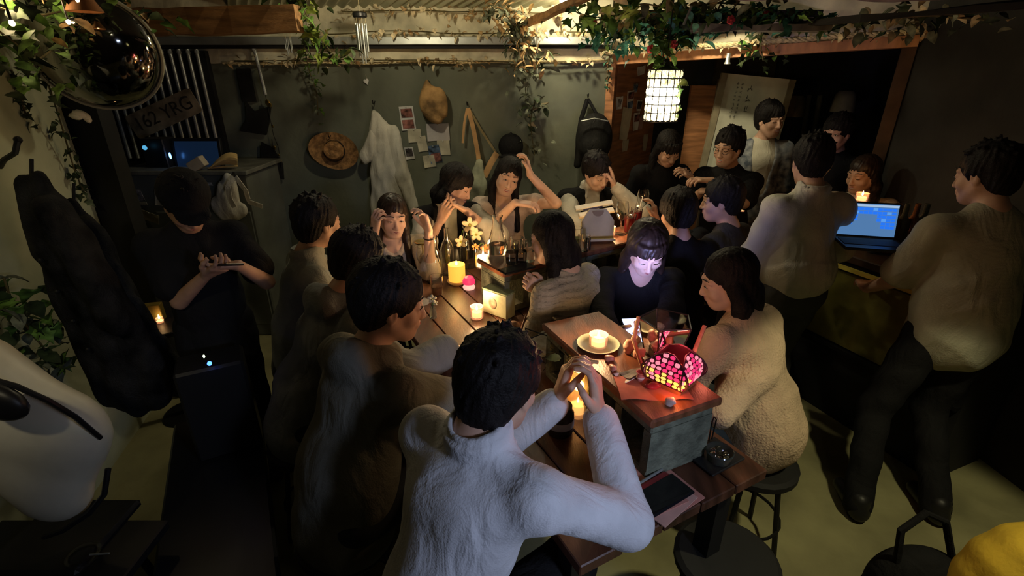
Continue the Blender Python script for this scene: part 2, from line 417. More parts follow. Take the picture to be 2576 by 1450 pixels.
# ---------------------------------------------------------------- tables
Ld = Vector((-.47, .88, 0)).normalized(); Wd = Vector((.88, .47, 0)).normalized()
NR = Vector((.74, 1.11, 0)); TZ = .85
Wid = .66; Len = 2.05
def T(a, b, z=0.0): return NR - Wd*a + Ld*b + Vector((0, 0, z))   # a: across to the left, b: along
def plank_table(name, label, org, along, across, length, width, z, n, th, m, leg_in=.1, cat='table'):
    c = org+along*length/2+across*width/2
    t = empty(name, (c.x, c.y, 0), label, cat)
    rm = Matrix((along, Vector((-along.y, along.x, 0)), Vector((0, 0, 1)))).transposed()
    pw = width/n
    for i in range(n):
        p = org+along*length/2+across*(pw*(i+.5))+Vector((0, 0, z-th/2))
        MB().box(p, (length-random.uniform(0, .006), pw-.004, th), rm, bev=.003).build('plank', m, t, smooth=False)
    for i in (0, 1):
        for j in (0, 1):
            p = org+along*(leg_in if i == 0 else length-leg_in)+across*(.06 if j == 0 else width-.06)
            MB().box(p+Vector((0, 0, (z-th)/2)), (.06, .06, z-th), rm).build('leg', M_blackm, t, smooth=False)
    for j in (0, 1):
        MB().box(org+along*length/2+across*(.06 if j == 0 else width-.06)+Vector((0, 0, z-th-.03)), (length-.26, .04, .058), rm).build('apron', M_blackm, t, smooth=False)
    return t
T1 = plank_table('long_table', 'long plank table running away from the lower right, under the pink lantern', NR-Wd*Wid, Ld, Wd, Len, Wid, TZ, 5, .035, M_table)
# cross counter behind
C0 = Vector((.16, 2.24, 0)); CD = Vector((.83, .56, 0)).normalized(); CN = Vector((-CD.y, CD.x, 0))
T2 = plank_table('cross_table', 'dark wooden plank table running to the right behind the seated women', C0, CD, CN, 1.55, .58, TZ, 4, .035, M_table)

def block_mb(c, rm, L=.39, H=.19, D=.14):
    """hollow concrete block: two square holes through its long side"""
    m = MB(); wl = .03
    hw = (L-3*wl)/2
    m.box(c+Vector((0, 0, H-wl/2)), (L, D, wl), rm, bev=.004); m.box(c+Vector((0, 0, wl/2)), (L, D, wl), rm, bev=.004)
    for k in (-1, 0, 1): m.box(c+rm@Vector((k*(L/2-wl/2), 0, H/2)), (wl, D, H-2*wl+.002), rm)
    return m
def block_shelf(name, label, a, b, n, z, depth, zs, plank_m):
    d = (b-a).normalized(); L = (b-a).length; rm = Matrix((d, Vector((-d.y, d.x, 0)), Vector((0, 0, 1)))).transposed()
    c = (a+b)/2; t = empty(name, (c.x, c.y, z), label, 'shelf')
    for i in range(n):
        p = a+d*(L*(i+.5)/n); block_mb(Vector((p.x, p.y, z+.001)), rm, L=min(.39, L/n-.008), D=depth-.03).build('concrete_block', M_block, t, smooth=False)
    MB().box(Vector((c.x, c.y, z+.192+zs/2)), (L+.02, depth, zs), rm, bev=.006).build('top_plank', plank_m, t, smooth=False)
    return t
SZ = TZ+.192+.028
sa, sb = W(1715, 1015, z=SZ), W(1440, 800, z=SZ)
sa.z = sb.z = 0
dS = (sb-sa).normalized()
BS1 = block_shelf('block_shelf', 'concrete block shelf with a red brown plank, under the pink lantern', sa-dS*.02, sb, 2, TZ, .25, .028, M_shelfw)
ca = W(1268, 684, z=SZ); cb = W(1650, 590, z=SZ); ca.z = cb.z = 0; dd_ = (cb-ca).normalized(); nn_ = Vector((-dd_.y, dd_.x, 0))*.11
BS2 = block_shelf('block_shelf', 'raised concrete block shelf across the far table, carrying glasses and candles', ca+nn_, cb+nn_, 4, TZ, .24, .028, M_shelfw)

# bar counter on the right
t = empty('bar_counter', (2.15, 2.45, 0), 'dark bar counter with an olive front panel and yellow strip, under the laptop', 'counter')
c0 = Vector((1.80, 2.75, 0)); c1 = Vector((2.12, 1.95, 0)); cd = (c1-c0).normalized(); rm = Matrix((cd, Vector((-cd.y, cd.x, 0)), (0, 0, 1))).transposed()
cc = (c0+c1)/2; nrm = Vector((-cd.y, cd.x, 0))
if nrm.x < 0: nrm = -nrm
MB().box(cc+nrm*.2+Vector((0, 0, .47)), (.9, .4, .94), rm).build('carcass', M_dark, t, smooth=False)
MB().box(cc+nrm*.2+Vector((0, 0, .965)), (.96, .44, .045), rm, bev=.006).build('worktop', mat('counter_top', (.05, .03, .02), .35, var=.2), t, smooth=False)
MB().box(cc-nrm*.012+Vector((0, 0, .68)), (.84, .02, .42), rm).build('front_panel', mat('olive_panel', (.20, .18, .04), .5, var=.12), t, smooth=False)
MB().box(cc-nrm*.03+Vector((0, 0, .915)), (.86, .02, .02), rm).build('trim_strip', mat('yellow_strip', (.75, .62, .12), .4, var=0), t, smooth=False)
MB().box(cc-nrm*.03+Vector((0, 0, .45)), (.9, .035, .02), rm).build('foot_rail', M_blackm, t, smooth=False)
# ---------------------------------------------------------------- people
SK = {}
def skin(k, c):
    return mat('skin_'+k, c, .5, var=.06, nscale=18, sss=.06)
SK_A = skin('light', (.62, .38, .27)); SK_B = skin('fair', (.70, .46, .35)); SK_C = skin('tan', (.50, .29, .19))
M_hair = mat('black_hair', (.011, .009, .009), .6, var=.3, nscale=40, spec=.25, bump=.4, bscale=180)
M_hairb = mat('dark_brown_hair', (.030, .018, .013), .45, var=.3, nscale=40, spec=.4)
M_lip = mat('lips', (.42, .13, .12), .45, var=.05)
M_eye = mat('eye_white', (.62, .58, .54), .3, var=0); M_iris = mat('dark_iris', (.012, .008, .006), .2, var=0)
M_brow = mat('eyebrow_hair', (.02, .014, .012), .7, var=0)
M_shoe = mat('black_shoe', (.015, .015, .015), .45, var=.1)
def cloth(name, c, rough=.85, var=.08, bump=.25, bscale=220, nscale=9):
    if name in MATS: return MATS[name]
    m = mat(name, c, rough, var=var, nscale=nscale, bump=bump, bscale=bscale, spec=.15); nt = m.node_tree
    b1 = [n for n in nt.nodes if n.type == 'BUMP'][0]; mp = [n for n in nt.nodes if n.type == 'MAPPING'][0]
    n = nt.nodes.new('ShaderNodeTexNoise'); n.inputs['Scale'].default_value = 6; n.inputs['Detail'].default_value = 3; n.inputs['Distortion'].default_value = 1.6; n.inputs['Roughness'].default_value = .45
    mp2 = nt.nodes.new('ShaderNodeMapping'); mp2.inputs['Scale'].default_value = (1.5, 1.5, .8); mp2.inputs['Rotation'].default_value = (.5, .3, 0); nt.links.new(mp.outputs[0], mp2.inputs[0]); nt.links.new(mp2.outputs[0], n.inputs['Vector'])
    rp = nt.nodes.new('ShaderNodeMath'); rp.operation = 'PINGPONG'; rp.inputs[1].default_value = 2.0; nt.links.new(n.outputs['Fac'], rp.inputs[0])
    b2 = nt.nodes.new('ShaderNodeBump'); b2.inputs['Strength'].default_value = .4; b2.inputs['Distance'].default_value = .04
    nt.links.new(rp.outputs[0], b2.inputs['Height']); nt.links.new(b2.outputs[0], b1.inputs['Normal']); return m

def ribs(m, scale, strength, dirn='Z'):
    nt = m.node_tree; mp = [n for n in nt.nodes if n.type == 'MAPPING'][0]; w = nt.nodes.new('ShaderNodeTexWave'); w.bands_direction = dirn; w.inputs['Scale'].default_value = scale; w.inputs['Distortion'].default_value = 1.2
    nt.links.new(mp.outputs[0], w.inputs['Vector']); bs = [n for n in nt.nodes if n.type == 'BUMP']; first = bs[-1]
    b = nt.nodes.new('ShaderNodeBump'); b.inputs['Strength'].default_value = strength; b.inputs['Distance'].default_value = .006; nt.links.new(w.outputs['Fac'], b.inputs['Height']); nt.links.new(b.outputs[0], first.inputs['Normal'])
def rotm(yaw, pitch=0, roll=0):
    """columns right, forward, up; yaw 0 looks along +Y, 90 along +X; pitch>0 looks down"""
    y = R(yaw); fwd = Vector((math.sin(y), math.cos(y), 0)); rt = Vector((math.cos(y), -math.sin(y), 0)); up = Vector((0, 0, 1))
    q = Matrix.Rotation(-R(pitch), 3, rt); fwd = q@fwd; up = q@up
    if roll: q = Matrix.Rotation(R(roll), 3, fwd); rt = q@rt; up = q@up
    return Matrix((rt, fwd, up)).transposed()
def ik(s, t, a, b, pole):
    d = t-s; L = d.length; Lm = min(L, (a+b)*.985); d = d/max(L, 1e-6); t = s+d*Lm
    x = (a*a-b*b+Lm*Lm)/(2*Lm); h = math.sqrt(max(a*a-x*x, 0)); p = (pole-d*pole.dot(d))
    p = p.normalized() if p.length > 1e-6 else Vector((0, 0, -1))
    return s+d*x+p*h, t

def hand_sdf(sd, w, fd, pn, thumb, curl=35, sc=1.0, spread=1.0, tcurl=25):
    """w wrist, fd finger direction, pn palm normal (out of the palm), thumb side vector"""
    fd = fd.normalized(); pn = (pn-fd*pn.dot(fd)).normalized(); th = fd.cross(pn)
    if th.dot(thumb) < 0: th = -th
    P = lambda x, y, z: w+(fd*x+th*y+pn*z)*sc
    for (y0, y1) in ((.018, .030), (.006, .010), (-.008, -.011), (-.020, -.030)):
        sd.cap(P(.0, y0, 0), P(.082, y1, 0), .0135*sc, .0125*sc, .010)
    for (y, x, L, r) in ((.031, .084, .070, .0088), (.010, .088, .078, .009), (-.011, .085, .072, .0086), (-.030, .078, .056, .0076)):
        a = P(x, y, 0); ang = R(curl*.55)+R((y > .02)*-8); seg = (.46, .30, .26); yy = 0
        for i in range(3):
            d = fd*math.cos(ang)+pn*math.sin(ang)+th*(y*spread*1.6)
            b_ = a+d.normalized()*L*seg[i]*sc; sd.cap(a, b_, r*sc*(1-.06*i), r*sc*(.94-.07*i), .0035); a = b_; ang += R(curl)
    a = P(.018, .024, .004); b_ = P(.048, .050, .014); c_ = P(.072, .056+.0*tcurl, .024); e_ = P(.090, .048, .034)
    sd.cap(a, b_, .0145*sc, .0115*sc, .010); sd.cap(b_, c_, .0108*sc, .0095*sc, .004); sd.cap(c_, e_, .0092*sc, .0078*sc, .004)

def person(label, head, yaw, pitch=0, roll=0, byaw=None, lean=.10, side=0, stand=False, s=1.0, skin_m=None,
           hands=None, top=None, bottom=None, hair=None, extras=(), lod=1.0, mouth='closed', eyes='open', seat=True, group=None,
           neck_back=.03, neckz=.07, wide=1.0, hunch=0, feet=None, hipz=None):
    skin_m = skin_m or SK_A; byaw = yaw if byaw is None else byaw
    H = Vector(head); Rh = rotm(yaw, pitch, roll); Rb = rotm(byaw)
    bf = Vector(Rb.col[1]); br = Vector(Rb.col[0]); UP = Vector((0, 0, 1))
    hp = lambda x, y, z: H+Rh@Vector((x*s, y*s, z*s))
    N0 = hp(0, -.025, -.085)                      # base of the skull
    Nk = N0 - bf*neck_back*s + UP*(-neckz*s) - bf*(lean*.1)
    wid = s*wide
    sh = {1: Nk+br*.163*wid+UP*(-.062*s)-bf*.005+bf*hunch, -1: Nk-br*.163*wid+UP*(-.062*s)-bf*.005+bf*hunch}
    tl = .50*s
    Pv = Nk - bf*lean - br*side - UP*math.sqrt(max(tl*tl-lean*lean, .1))
    if hipz is not None: Pv.z = hipz
    base = Vector((Pv.x, Pv.y, 0))
    root = empty('person', base, label, 'person', group)
    hips = {k: Pv+br*.085*wid*k for k in (1, -1)}
    legs = {}
    for k in (1, -1):
        if stand:
            ft = (feet or {}).get(k)
            fp = Vector(ft) if ft is not None else base+br*.11*wid*k+bf*(.03*k)
            ank = Vector((fp.x, fp.y, .075)); kn, ank = ik(hips[k], ank, .44*s, max(.44*s, (hips[k].z-.075)*.52), bf)
        else:
            kn = hips[k]+bf*.40*s+br*.05*k+UP*(-.01); ank = Vector((kn.x-bf.x*.02, kn.y-bf.y*.02, .075))
        legs[k] = (hips[k], kn, ank)
    arms = {}
    hands = hands or {}
    AU, AF = .285*s, .255*s
    for k in (1, -1):
        h = hands.get(k)
        if h is None:
            w = sh[k]+bf*.18*s+br*.03*k-UP*.42*s if not stand else sh[k]+bf*.03+br*.06*k-UP*.53*s
            h = dict(w=w, f=(bf*.4-UP if stand else bf), p=-UP if not stand else -br*k, th=bf if stand else -br*k, pole=br*k*.6-bf-UP*.3)
        el, w = ik(sh[k], Vector(h['w']), AU, AF, Vector(h.get('pole', br*k*.5-UP)))
        arms[k] = (sh[k], el, w, h)
    # ---- body: trunk, limbs, then finer head and hands, all one mesh
    vb = .012*lod
    sd = SDF(); A3 = tuple(bf)
    chest = Nk-bf*lean*.30-UP*.17*s-br*side*.3; belly = Nk-bf*lean*.75-UP*.36*s-br*side*.7
    sd.cap(Nk-UP*.03, chest, .085*s, .115*wid, .05, (A3, .72)); sd.cap(chest, belly, .115*wid, .105*wid, .05, (A3, .78)); sd.cap(belly, Pv, .105*wid, .12*wid, .05, (A3, .85))
    for k in (1, -1):
        a, e, w, h = arms[k]
        sd.cap(Nk-UP*.05+br*.05*k, a, .045*s, .040*s, .02)
        sd.cap(a, e, .043*s, .035*s, .014); sd.cap(e, w, .038*s, .024*s, .01)
        hp_, kn, an = legs[k]
        sd.cap(hp_, kn, .078*s, .052*s, .03); sd.cap(kn, an, .052*s, .034*s, .01)
        sd.cap(an-UP*.03, an-UP*.035+bf*.13, .03, .026, .01)
    sd.cap(Nk-UP*.05, Nk+UP*.02, .058*s, .052*s, .03)
    parts = [sd.mesh(vb)]
    vh = .0042*max(1, lod*.9)
    hs = SDF(); c = lambda x, y, z: hp(x, y, z); K = s
    Mh = np.array(Rh)
    E = lambda x, y, z, rx, ry, rz, k=.012, op='u': hs.ell(c(x, y, z), (rx*K, ry*K, rz*K), k, Mh, op)
    E(0, -.018, .035, .074, .094, .084, .02); E(0, .022, -.028, .060, .066, .082, .03); E(0, .052, -.088, .030, .030, .024, .03)
    for q in (1, -1):
        hs.cap(c(.052*q, -.002, -.045), c(.018*q, .05, -.092), .018*K, .017*K, .03)
        E(.040*q, .055, -.032, .022, .020, .022, .02)
        hs.cap(c(.014*q, .081, .024), c(.048*q, .064, .023), .0085*K, .008*K, .014)
        E(.031*q, .100, .003, .018, .016, .0125, .010, 'sub')
        E(.031*q, .071, .002, .0155, .0135, .0115, .006)
        E(.0115*q, .092, -.038, .0085, .0085, .007, .006)
        # ear
        E(.074*q, -.006, -.008, .009, .018, .030, .008)
        E(.084*q, -.001, -.006, .006, .009, .016, .004, 'sub')
    hs.cap(c(0, .082, .008), c(0, .099, -.034), .0075*K, .0105*K, .008)
    E(0, .098, -.036, .0105, .010, .009, .006)
    E(0, .080, -.062, .026, .012, .014, .012)
    if mouth == 'smile': E(0, .093, -.064, .021, .006, .0055, .003, 'sub')
    hs.cap(c(0, -.02, -.05), Nk+UP*.01, .050*s, .052*s, .03); hs.cap(Nk+UP*.01, Nk-UP*.05, .052*s, .062*s, .03)
    parts.append(hs.mesh(vh))
    for k in (1, -1):
        a, e, w, h = arms[k]
        hd = SDF(); fd = Vector(h.get('f', w-e)); pn = Vector(h.get('p', -UP)); th = Vector(h.get('th', -br*k))
        hd.cap(w-(w-e).normalized()*.05, w, .0245*s, .021*s, .012); hd.cap(w, w+fd.normalized()*.03, .021*s, .018*s, .012)
        hand_sdf(hd, w+fd.normalized()*.008, fd, pn, th, h.get('curl', 30), s*h.get('sc', 1.0))
        parts.append(hd.mesh(.0042*max(1, lod*.9)))
    v, fc = joinvf(parts); mk('body', v, fc, skin_m, root, sharp=0)
    # ---- face details
    for q in (1, -1):
        m = MB().tube([c(.014*q, .0895, .033), c(.032*q, .0850, .0375), (c(.051*q, .0700, .0300))], [.0018*K, .0026*K, .0012*K], 6); m.build('eyebrow', M_brow, root)
        if eyes == 'open':
            m = MB().ball(c(.031*q, .0805, .002), (.0125*K, .0062*K, .0050*K), 10, Rh); e_ = m.build('eye', M_eye, root)
            MB().ball(c(.031*q, .0845, .002), (.0052*K, .0032*K, .0048*K), 8, Rh).build('iris', M_iris, e_)
            m = MB().tube([c(.018*q, .0855, .002), c(.030*q, .0885, .0075), c(.045*q, .0795, .002)], .0014*K, 5); m.build('eyelash', M_iris, root)
        else:
            m = MB().tube([c(.018*q, .0845, .000), c(.031*q, .0868, -.005), c(.045*q, .0785, .000)], .0017*K, 5); m.build('eyelash', M_iris, root)
    if mouth == 'smile':
        MB().tube([c(-.022, .0845, -.058), c(-.010, .0905, -.0635), c(.010, .0905, -.0635), c(.022, .0845, -.058)], [.002*K, .0035*K, .0035*K, .002*K], 6).build('teeth', M_eye, root)
        MB().tube([c(-.025, .0825, -.056), c(-.010, .092, -.0585), (c(0, .093, -.0595)), c(.010, .092, -.0585), c(.025, .0825, -.056)], [.0015*K, .003*K, .0026*K, .003*K, .0015*K], 6).build('lips', M_lip, root)
        MB().tube([c(-.025, .0825, -.056), c(-.012, .0895, -.069), c(0, .0905, -.071), c(.012, .0895, -.069), c(.025, .0825, -.056)], [.0015*K, .0032*K, .004*K, .0032*K, .0015*K], 6).build('lips', M_lip, root)
    else:
        MB().tube([c(-.020, .0865, -.0625), c(-.007, .0925, -.0585), c(0, .0925, -.0600), c(.007, .0925, -.0585), c(.020, .0865, -.0625)], [.0012*K, .0026*K, .0022*K, .0026*K, .0012*K], 6).build('lips', M_lip, root)
        MB().tube([c(-.018, .0865, -.0645), c(0, .0915, -.0665), c(.018, .0865, -.0645)], [.0012*K, .0040*K, .0012*K], 6).build('lips', M_lip, root)
    # ---- hair
    hr = dict(style='short', m=M_hair, front=.070, vol=0, length=.3); hr.update(hair or {})
    if hr['style'] == 'short' and 'messy' not in hr: hr['messy'] = 30
    ha = SDF(); vo = hr['vol']; st_ = hr['style']
    HE = lambda x, y, z, rx, ry, rz, k=.015, op='u': ha.ell(c(x, y, z), (rx*K, ry*K, rz*K), k, Mh, op)
    HE(0, -.024, .042, .084+vo, .101+vo, .090+vo, .02)
    if st_ == 'short':
        HE(0, -.056, -.022, .068+vo*.6, .056+vo*.6, .072, .03)
        for q in (1, -1): HE(.070*q, .005, .015, .014, .030, .040, .015)
        HE(0, .125, .070-.115+(hr['front']-.07), .080, .085, .115, .010, 'sub')
        for q in (1, -1): HE(.088*q, .018, -.035, .022, .036, .042, .01, 'sub')
    else:
        L = hr['length']; y_b = hr.get('yb', -.05)
        # curtains at the sides and the back
        dn = -UP*L*s
        for q in (1, -1):
            a = c(.073*q, -.012, .01); m1 = c(.080*q, -.030, -.095); b_ = m1+dn*.85+br*.012*q+(bf*.05 if hr.get('fwd') in (q, 2) else -bf*.02)
            ha.cap(a, m1, .030*K, .034*K, .02, (tuple(Rh.col[0]), .7)); ha.cap(m1, b_, .036*K, .026*K, .02, (tuple(Rb.col[0]), .8))
        a = c(0, -.065, .0); m1 = c(0, -.080, -.10); b_ = m1+dn-bf*.02
        ha.cap(a, m1, .072*K, .070*K, .02, (tuple(Rh.col[1]), .62)); ha.cap(m1, b_, .072*K, .058*K, .02, (tuple(Rb.col[1]), .5))
        HE(0, .118, hr['front']-.125, .059, .070, .125, .008, 'sub')
        HE(0, .06, -.085, .058, .055, .055, .01, 'sub')
    if hr.get('bangs'):
        z0 = hr['bangs']
        for i in range(9):
            u = (i-4)/4; ha.cap(c(.052*u, .072-.022*u*u, .085), c(.058*u+random.uniform(-.004, .004), .093-.032*u*u, z0+random.uniform(-.006, .008)), .013*K, .006*K, .006)
    if hr.get('messy'):
        for i in range(hr['messy']):
            a1 = random.uniform(0, 2*math.pi); t1 = random.uniform(.0, 1.25); d = Vector((math.sin(t1)*math.cos(a1), math.sin(t1)*math.sin(a1), math.cos(t1)))
            p0 = c(d.x*.080, -.024+d.y*.097, .042+d.z*.086); ha.cap(p0, p0+Rh@(Vector((d.x, d.y, d.z-.5)).normalized())*random.uniform(.012, .024), .012, .004, .006)
    if hr.get('bun'): HE(0, -.115, .06, .038, .034, .038, .012)
    Hn = np.array(H); Rt = np.array(Rh)
    def strands(x, y, z):
        a = (x-Hn[0])*Rt[0, 0]+(y-Hn[1])*Rt[1, 0]+(z-Hn[2])*Rt[2, 0]; b = (x-Hn[0])*Rt[0, 1]+(y-Hn[1])*Rt[1, 1]+(z-Hn[2])*Rt[2, 1]
        th = np.arctan2(a, b+.024)
        return .0016*np.sin(th*17+z*22+3*np.sin(z*37+th*5))+.0011*np.sin(th*43+z*50+2*np.sin(th*11))+.0006*np.sin(th*90-z*80)
    v, fc = ha.mesh(.0050*max(1, lod*.85), strands); mk('hair', v, fc, hr['m'], root, sharp=0)
    # ---- garments
    tp = dict(kind='tee', m=None, sleeve=.55, infl=.014, v=.0105*lod, wr=.004, name='shirt', hem=.02, collar=None, loose=0, length=None); tp.update(top or {})
    def torso(g, inf, lo=0.0, armk=True, slv=.55, end_r=None):
        g.cap(Nk-UP*.045*s, chest, (.085*s+inf), .118*wid+inf, .05, (A3, .74))
        g.cap(chest, belly, .118*wid+inf, .110*wid+inf+tp['loose'], .05, (A3, .82)); g.cap(belly, Pv-UP*lo, .110*wid+inf+tp['loose'], .122*wid+inf+tp['loose'], .05, (A3, .88))
        for k in (1, -1):
            a, e, w, h = arms[k]
            g.cap(Nk-UP*.050*s+br*.050*k, a, .046*s+inf*.7, .042*s+inf*.8, .02)
            g.cap(chest+UP*.05*s+br*.055*k, a-UP*.02, .075*s+inf*.6, .048*s+inf*.6, .04)
            if armk:
                if slv <= 1: g.cap(a, a.lerp(e, slv), .045*s+inf*.8, .045*s+inf*1.2+tp['loose']*.3, .026)
                else:
                    g.cap(a, e, .045*s+inf*.8, .040*s+inf*1.1+tp['loose']*.25, .026); q = min(slv-1, 1); g.cap(e, e.lerp(w, q), .040*s+inf*1.1+tp['loose']*.25, (.030*s+inf*1.0) if end_r is None else end_r, .018)
    g = SDF(); torso(g, tp['infl'], tp['hem'], True, tp['sleeve'], tp.get('cuff_r'))
    if tp['kind'] == 'hoodie':
        g.ell(Nk-bf*.075+UP*.005, (.11*s, .06*s, .075*s), .03, np.array(Rb)); g.ring(Nk+UP*.0+bf*.0, bf*.35+UP, .075*s, .024, .012, .02)
    if tp['kind'] == 'shirt':
        ax = UP*1.0-bf*.18
        g.ring(Nk+UP*.030*s, ax, .059*s, .0085, .024, .004); g.ring(Nk+UP*.022*s, ax, .070*s, .0080, .018, .005)
        for k in (1, -1): g.cap(Nk+bf*.050+br*.030*k+UP*.0, Nk+bf*.085+br*.045*k-UP*.045, .016, .007, .006)
        for k in (1, -1):
            a, e, w, h = arms[k]
            if tp['sleeve'] > 1.5: g.ring(e.lerp(w, .93), w-e, .033*s, .006, .022, .006)
    elif tp['kind'] in ('tee', 'blouse') and not tp.get('neck'):
        g.ring(Nk-UP*.028*s, UP*1.0+bf*.25, .070*s, .0075, .004, .010)
    if tp['kind'] == 'blouse' and tp.get('neck'):      # open neckline
        g.cap(Nk+bf*.050+UP*.025, Nk+bf*.135-UP*.125, .066, .022, .006, None, 'sub')
    if tp['kind'] == 'shirt' and tp.get('open'):
        g.cap(Nk+bf*.09+UP*.02, Nk+bf*.14-UP*.13, .034, .010, .006, None, 'sub')
    wr = tp['wr']; ph = random.uniform(0, 6)
    def folds(x, y, z):
        a_ = np.abs(np.sin(15*z+9*x+1.9*np.sin(7*y+ph)+1.6*np.sin(8*x-5*z))); b_ = np.abs(np.sin(13*y-11*x+7*z+2.2*np.sin(9*z+ph))); return wr*.8*(1.1*(np.sqrt(a_*a_+.05)-.6)+.9*(np.sqrt(b_*b_+.05)-.6)+.06*np.sin(52*z+34*x+3*np.sin(20*y)))
    v, fc = g.mesh(tp['v'], folds); mk(tp['name'], v, fc, tp['m'], root, sharp=0)
    if tp.get('over'):      # vest or open overshirt
        ov = tp['over']; g = SDF(); torso(g, tp['infl']+.010, tp['hem']+.01, ov.get('sleeve', 0) > 0, ov.get('sleeve', .5))
        g.cap(Nk+bf*.10+UP*.05, belly+bf*.17+UP*.02, ov.get('gap', .05)*1.2, ov.get('gap', .05)*.75, .008, None, 'sub'); g.ell(Nk+UP*.02, (.082, .082, .07), .01, None, 'sub')
        v, fc = g.mesh(tp['v'], folds); mk(ov['name'], v, fc, ov['m'], root, sharp=0)
    bt = dict(m=None, infl=.014, name='trousers'); bt.update(bottom or {})
    g = SDF(); g.cap(belly-UP*.06, Pv, .112*wid+bt['infl']*.3, .122*wid+bt['infl'], .05, (A3, .88))
    for k in (1, -1):
        a, kn, an = legs[k]; g.cap(a, kn, .080*s+bt['infl'], .056*s+bt['infl'], .03); g.cap(kn, an-UP*.01, .054*s+bt['infl'], .044*s+bt['infl'], .02)
    v, fc = g.mesh(.014*max(1, lod*.9), lambda x, y, z: .003*np.sin(45*z+12*x+2*np.sin(13*y))); mk(bt['name'], v, fc, bt['m'] or M_jean, root, sharp=0)
    for k in (1, -1):
        an = legs[k][2]; g = SDF(); b0 = Vector((an.x, an.y, 0))
        g.cap(b0+UP*.045-bf*.03, b0+UP*.040+bf*.15, .040, .034, .03); g.cap(b0+UP*.06-bf*.02, b0+UP*.10-bf*.01, .042, .044, .02)
        v, fc = g.mesh(.011); v[:, 2] = np.maximum(v[:, 2], .004); mk('shoe', v, fc, M_shoe, root, sharp=0)
    root['_pv'] = list(Pv)
    return root, dict(H=H, Rh=Rh, hp=hp, arms=arms, Nk=Nk, bf=bf, br=br, Pv=Pv, s=s)
M_jean = mat('dark_denim', (.022, .026, .036), .85, var=.15)
def stool(x, y, z, label):
    t = empty('stool', (x, y, 0), label, 'stool', 'round black stools')
    MB().lathe([(0, z-.045), (.150, z-.045), (.165, z-.035), (.165, z-.012), (.15, z), (0, z)], (x, y, 0), 24).build('seat', mat('black_leatherette', (.010, .010, .010), .75, var=.1), t)
    for k in range(4):
        a = math.pi/4+k*math.pi/2; MB().tube([(x+.10*math.cos(a), y+.10*math.sin(a), z-.045), (x+.16*math.cos(a), y+.16*math.sin(a), .0)], .011, 8).build('leg', M_blackm, t)
    MB().tube([(x+.145*math.cos(a), y+.145*math.sin(a), .16) for a in [i*math.pi/10 for i in range(21)]], .007, 6, False).build('ring', M_blackm, t)
    return t
def glasses(root, I, m):
    hp = I['hp']; mb = MB()
    for q in (1, -1):
        mb.tube([hp(.033*q+.023*math.cos(a), .098-.006*abs(math.cos(a)) - (.012 if q*math.cos(a) > .5 else 0), .0+.019*math.sin(a)) for a in [i*math.pi/8 for i in range(17)]], .0015, 5, False)
        mb.tube([hp(.056*q, .084, .003), hp(.079*q, .03, .006), hp(.080*q, -.01, 0)], .0015, 5)
    mb.tube([hp(-.010, .099, .002), hp(.010, .099, .002)], .0014, 5)
    mb.build('glasses', m, root)
# ---------------------------------------------------------------- who sits and stands where
PEOPLE = {}
def V(x, y, z): return Vector((x, y, z))
def seatup(I, who, zoff=.118):
    p = I['Pv']; stool(p.x, p.y, p.z-zoff, 'round black stool under the person '+who)
white_shirt = cloth('white_cotton', (.62, .63, .66)); offwhite = cloth('offwhite_cotton', (.60, .58, .50)); cream = cloth('cream_knit', (.60, .52, .42), bump=.5, bscale=140)
olive_tee = cloth('washed_khaki_cotton', (.42, .41, .31)); grey_hood = cloth('grey_fleece', (.16, .155, .125)); sage = cloth('pale_grey_cotton', (.36, .38, .35)); grey2 = cloth('mid_grey_fleece', (.21, .22, .21))
blackc = cloth('black_cotton', (.013, .013, .014)); charc = cloth('charcoal_cotton', (.05, .05, .052)); beigek = cloth('beige_cardigan_knit', (.60, .45, .31), bump=.6, bscale=120)
ribk = cloth('ribbed_knit', (.42, .38, .30), bump=.7, bscale=110); slate = cloth('grey_trouser_cloth', (.07, .075, .075)); bluej = mat('light_blue_denim', (.20, .25, .24), .85, var=.2, nscale=14)

ribs(ribk, 14, .8); ribs(beigek, 22, .12, 'X'); ribs(olive_tee, 60, .1)
# 1 foreground man, white shirt, back to the camera
H1 = W(1258, 966, y=.99)
hR = W(1506, 1045, y=1.12); hL = W(1400, 1010, y=1.20)
p, I1 = person('person in a white shirt nearest the camera, back turned, both hands raised over the table', H1, 32, 17, 0, byaw=38, lean=.20, s=1.06, neckz=.022, neck_back=.015,
    hands={1: dict(w=hR, f=V(-.12, .28, 1), p=V(-.95, .3, 0), th=V(-.2, -1, .1), pole=V(.62, -.30, -.75), curl=38), -1: dict(w=hL, f=V(.30, .35, .85), p=V(.9, -.1, -.3), th=V(.2, -1, .2), pole=V(-.3, .3, -1), curl=42)},
    top=dict(kind='shirt', m=white_shirt, sleeve=1.93, v=.0064, wr=.0040, loose=.012, infl=.018, hem=.06), bottom=dict(m=blackc), hair=dict(style='short', vol=.005, messy=46), lod=.95, wide=1.0)
seatup(I1, 'in white nearest the camera')
# 2 man in a grey hoodie
H2 = W(985, 762, y=1.40)
p, I2 = person('person in an olive grey hoodie in profile, left of the man in the white shirt', H2, 72, 12, 0, byaw=42, lean=.17, s=1.04,
    hands={1: dict(w=H2+V(.33, .28, -.50), f=V(.5, .9, 0), p=V(0, 0, -1), th=V(-1, .3, 0), pole=V(.5, -.5, -.6), curl=25), -1: dict(w=H2+V(.12, .42, -.50), f=V(.9, .4, 0), p=V(0, 0, -1), th=V(.3, -1, 0), pole=V(-.6, .1, -.7), curl=25)},
    top=dict(kind='hoodie', m=grey_hood, sleeve=1.95, v=.0085, wr=.007, loose=.03, infl=.026, hem=.07, name='hoodie'), hair=dict(style='short', vol=.010, front=.060), lod=.95)
seatup(I2, 'in the olive grey hoodie')
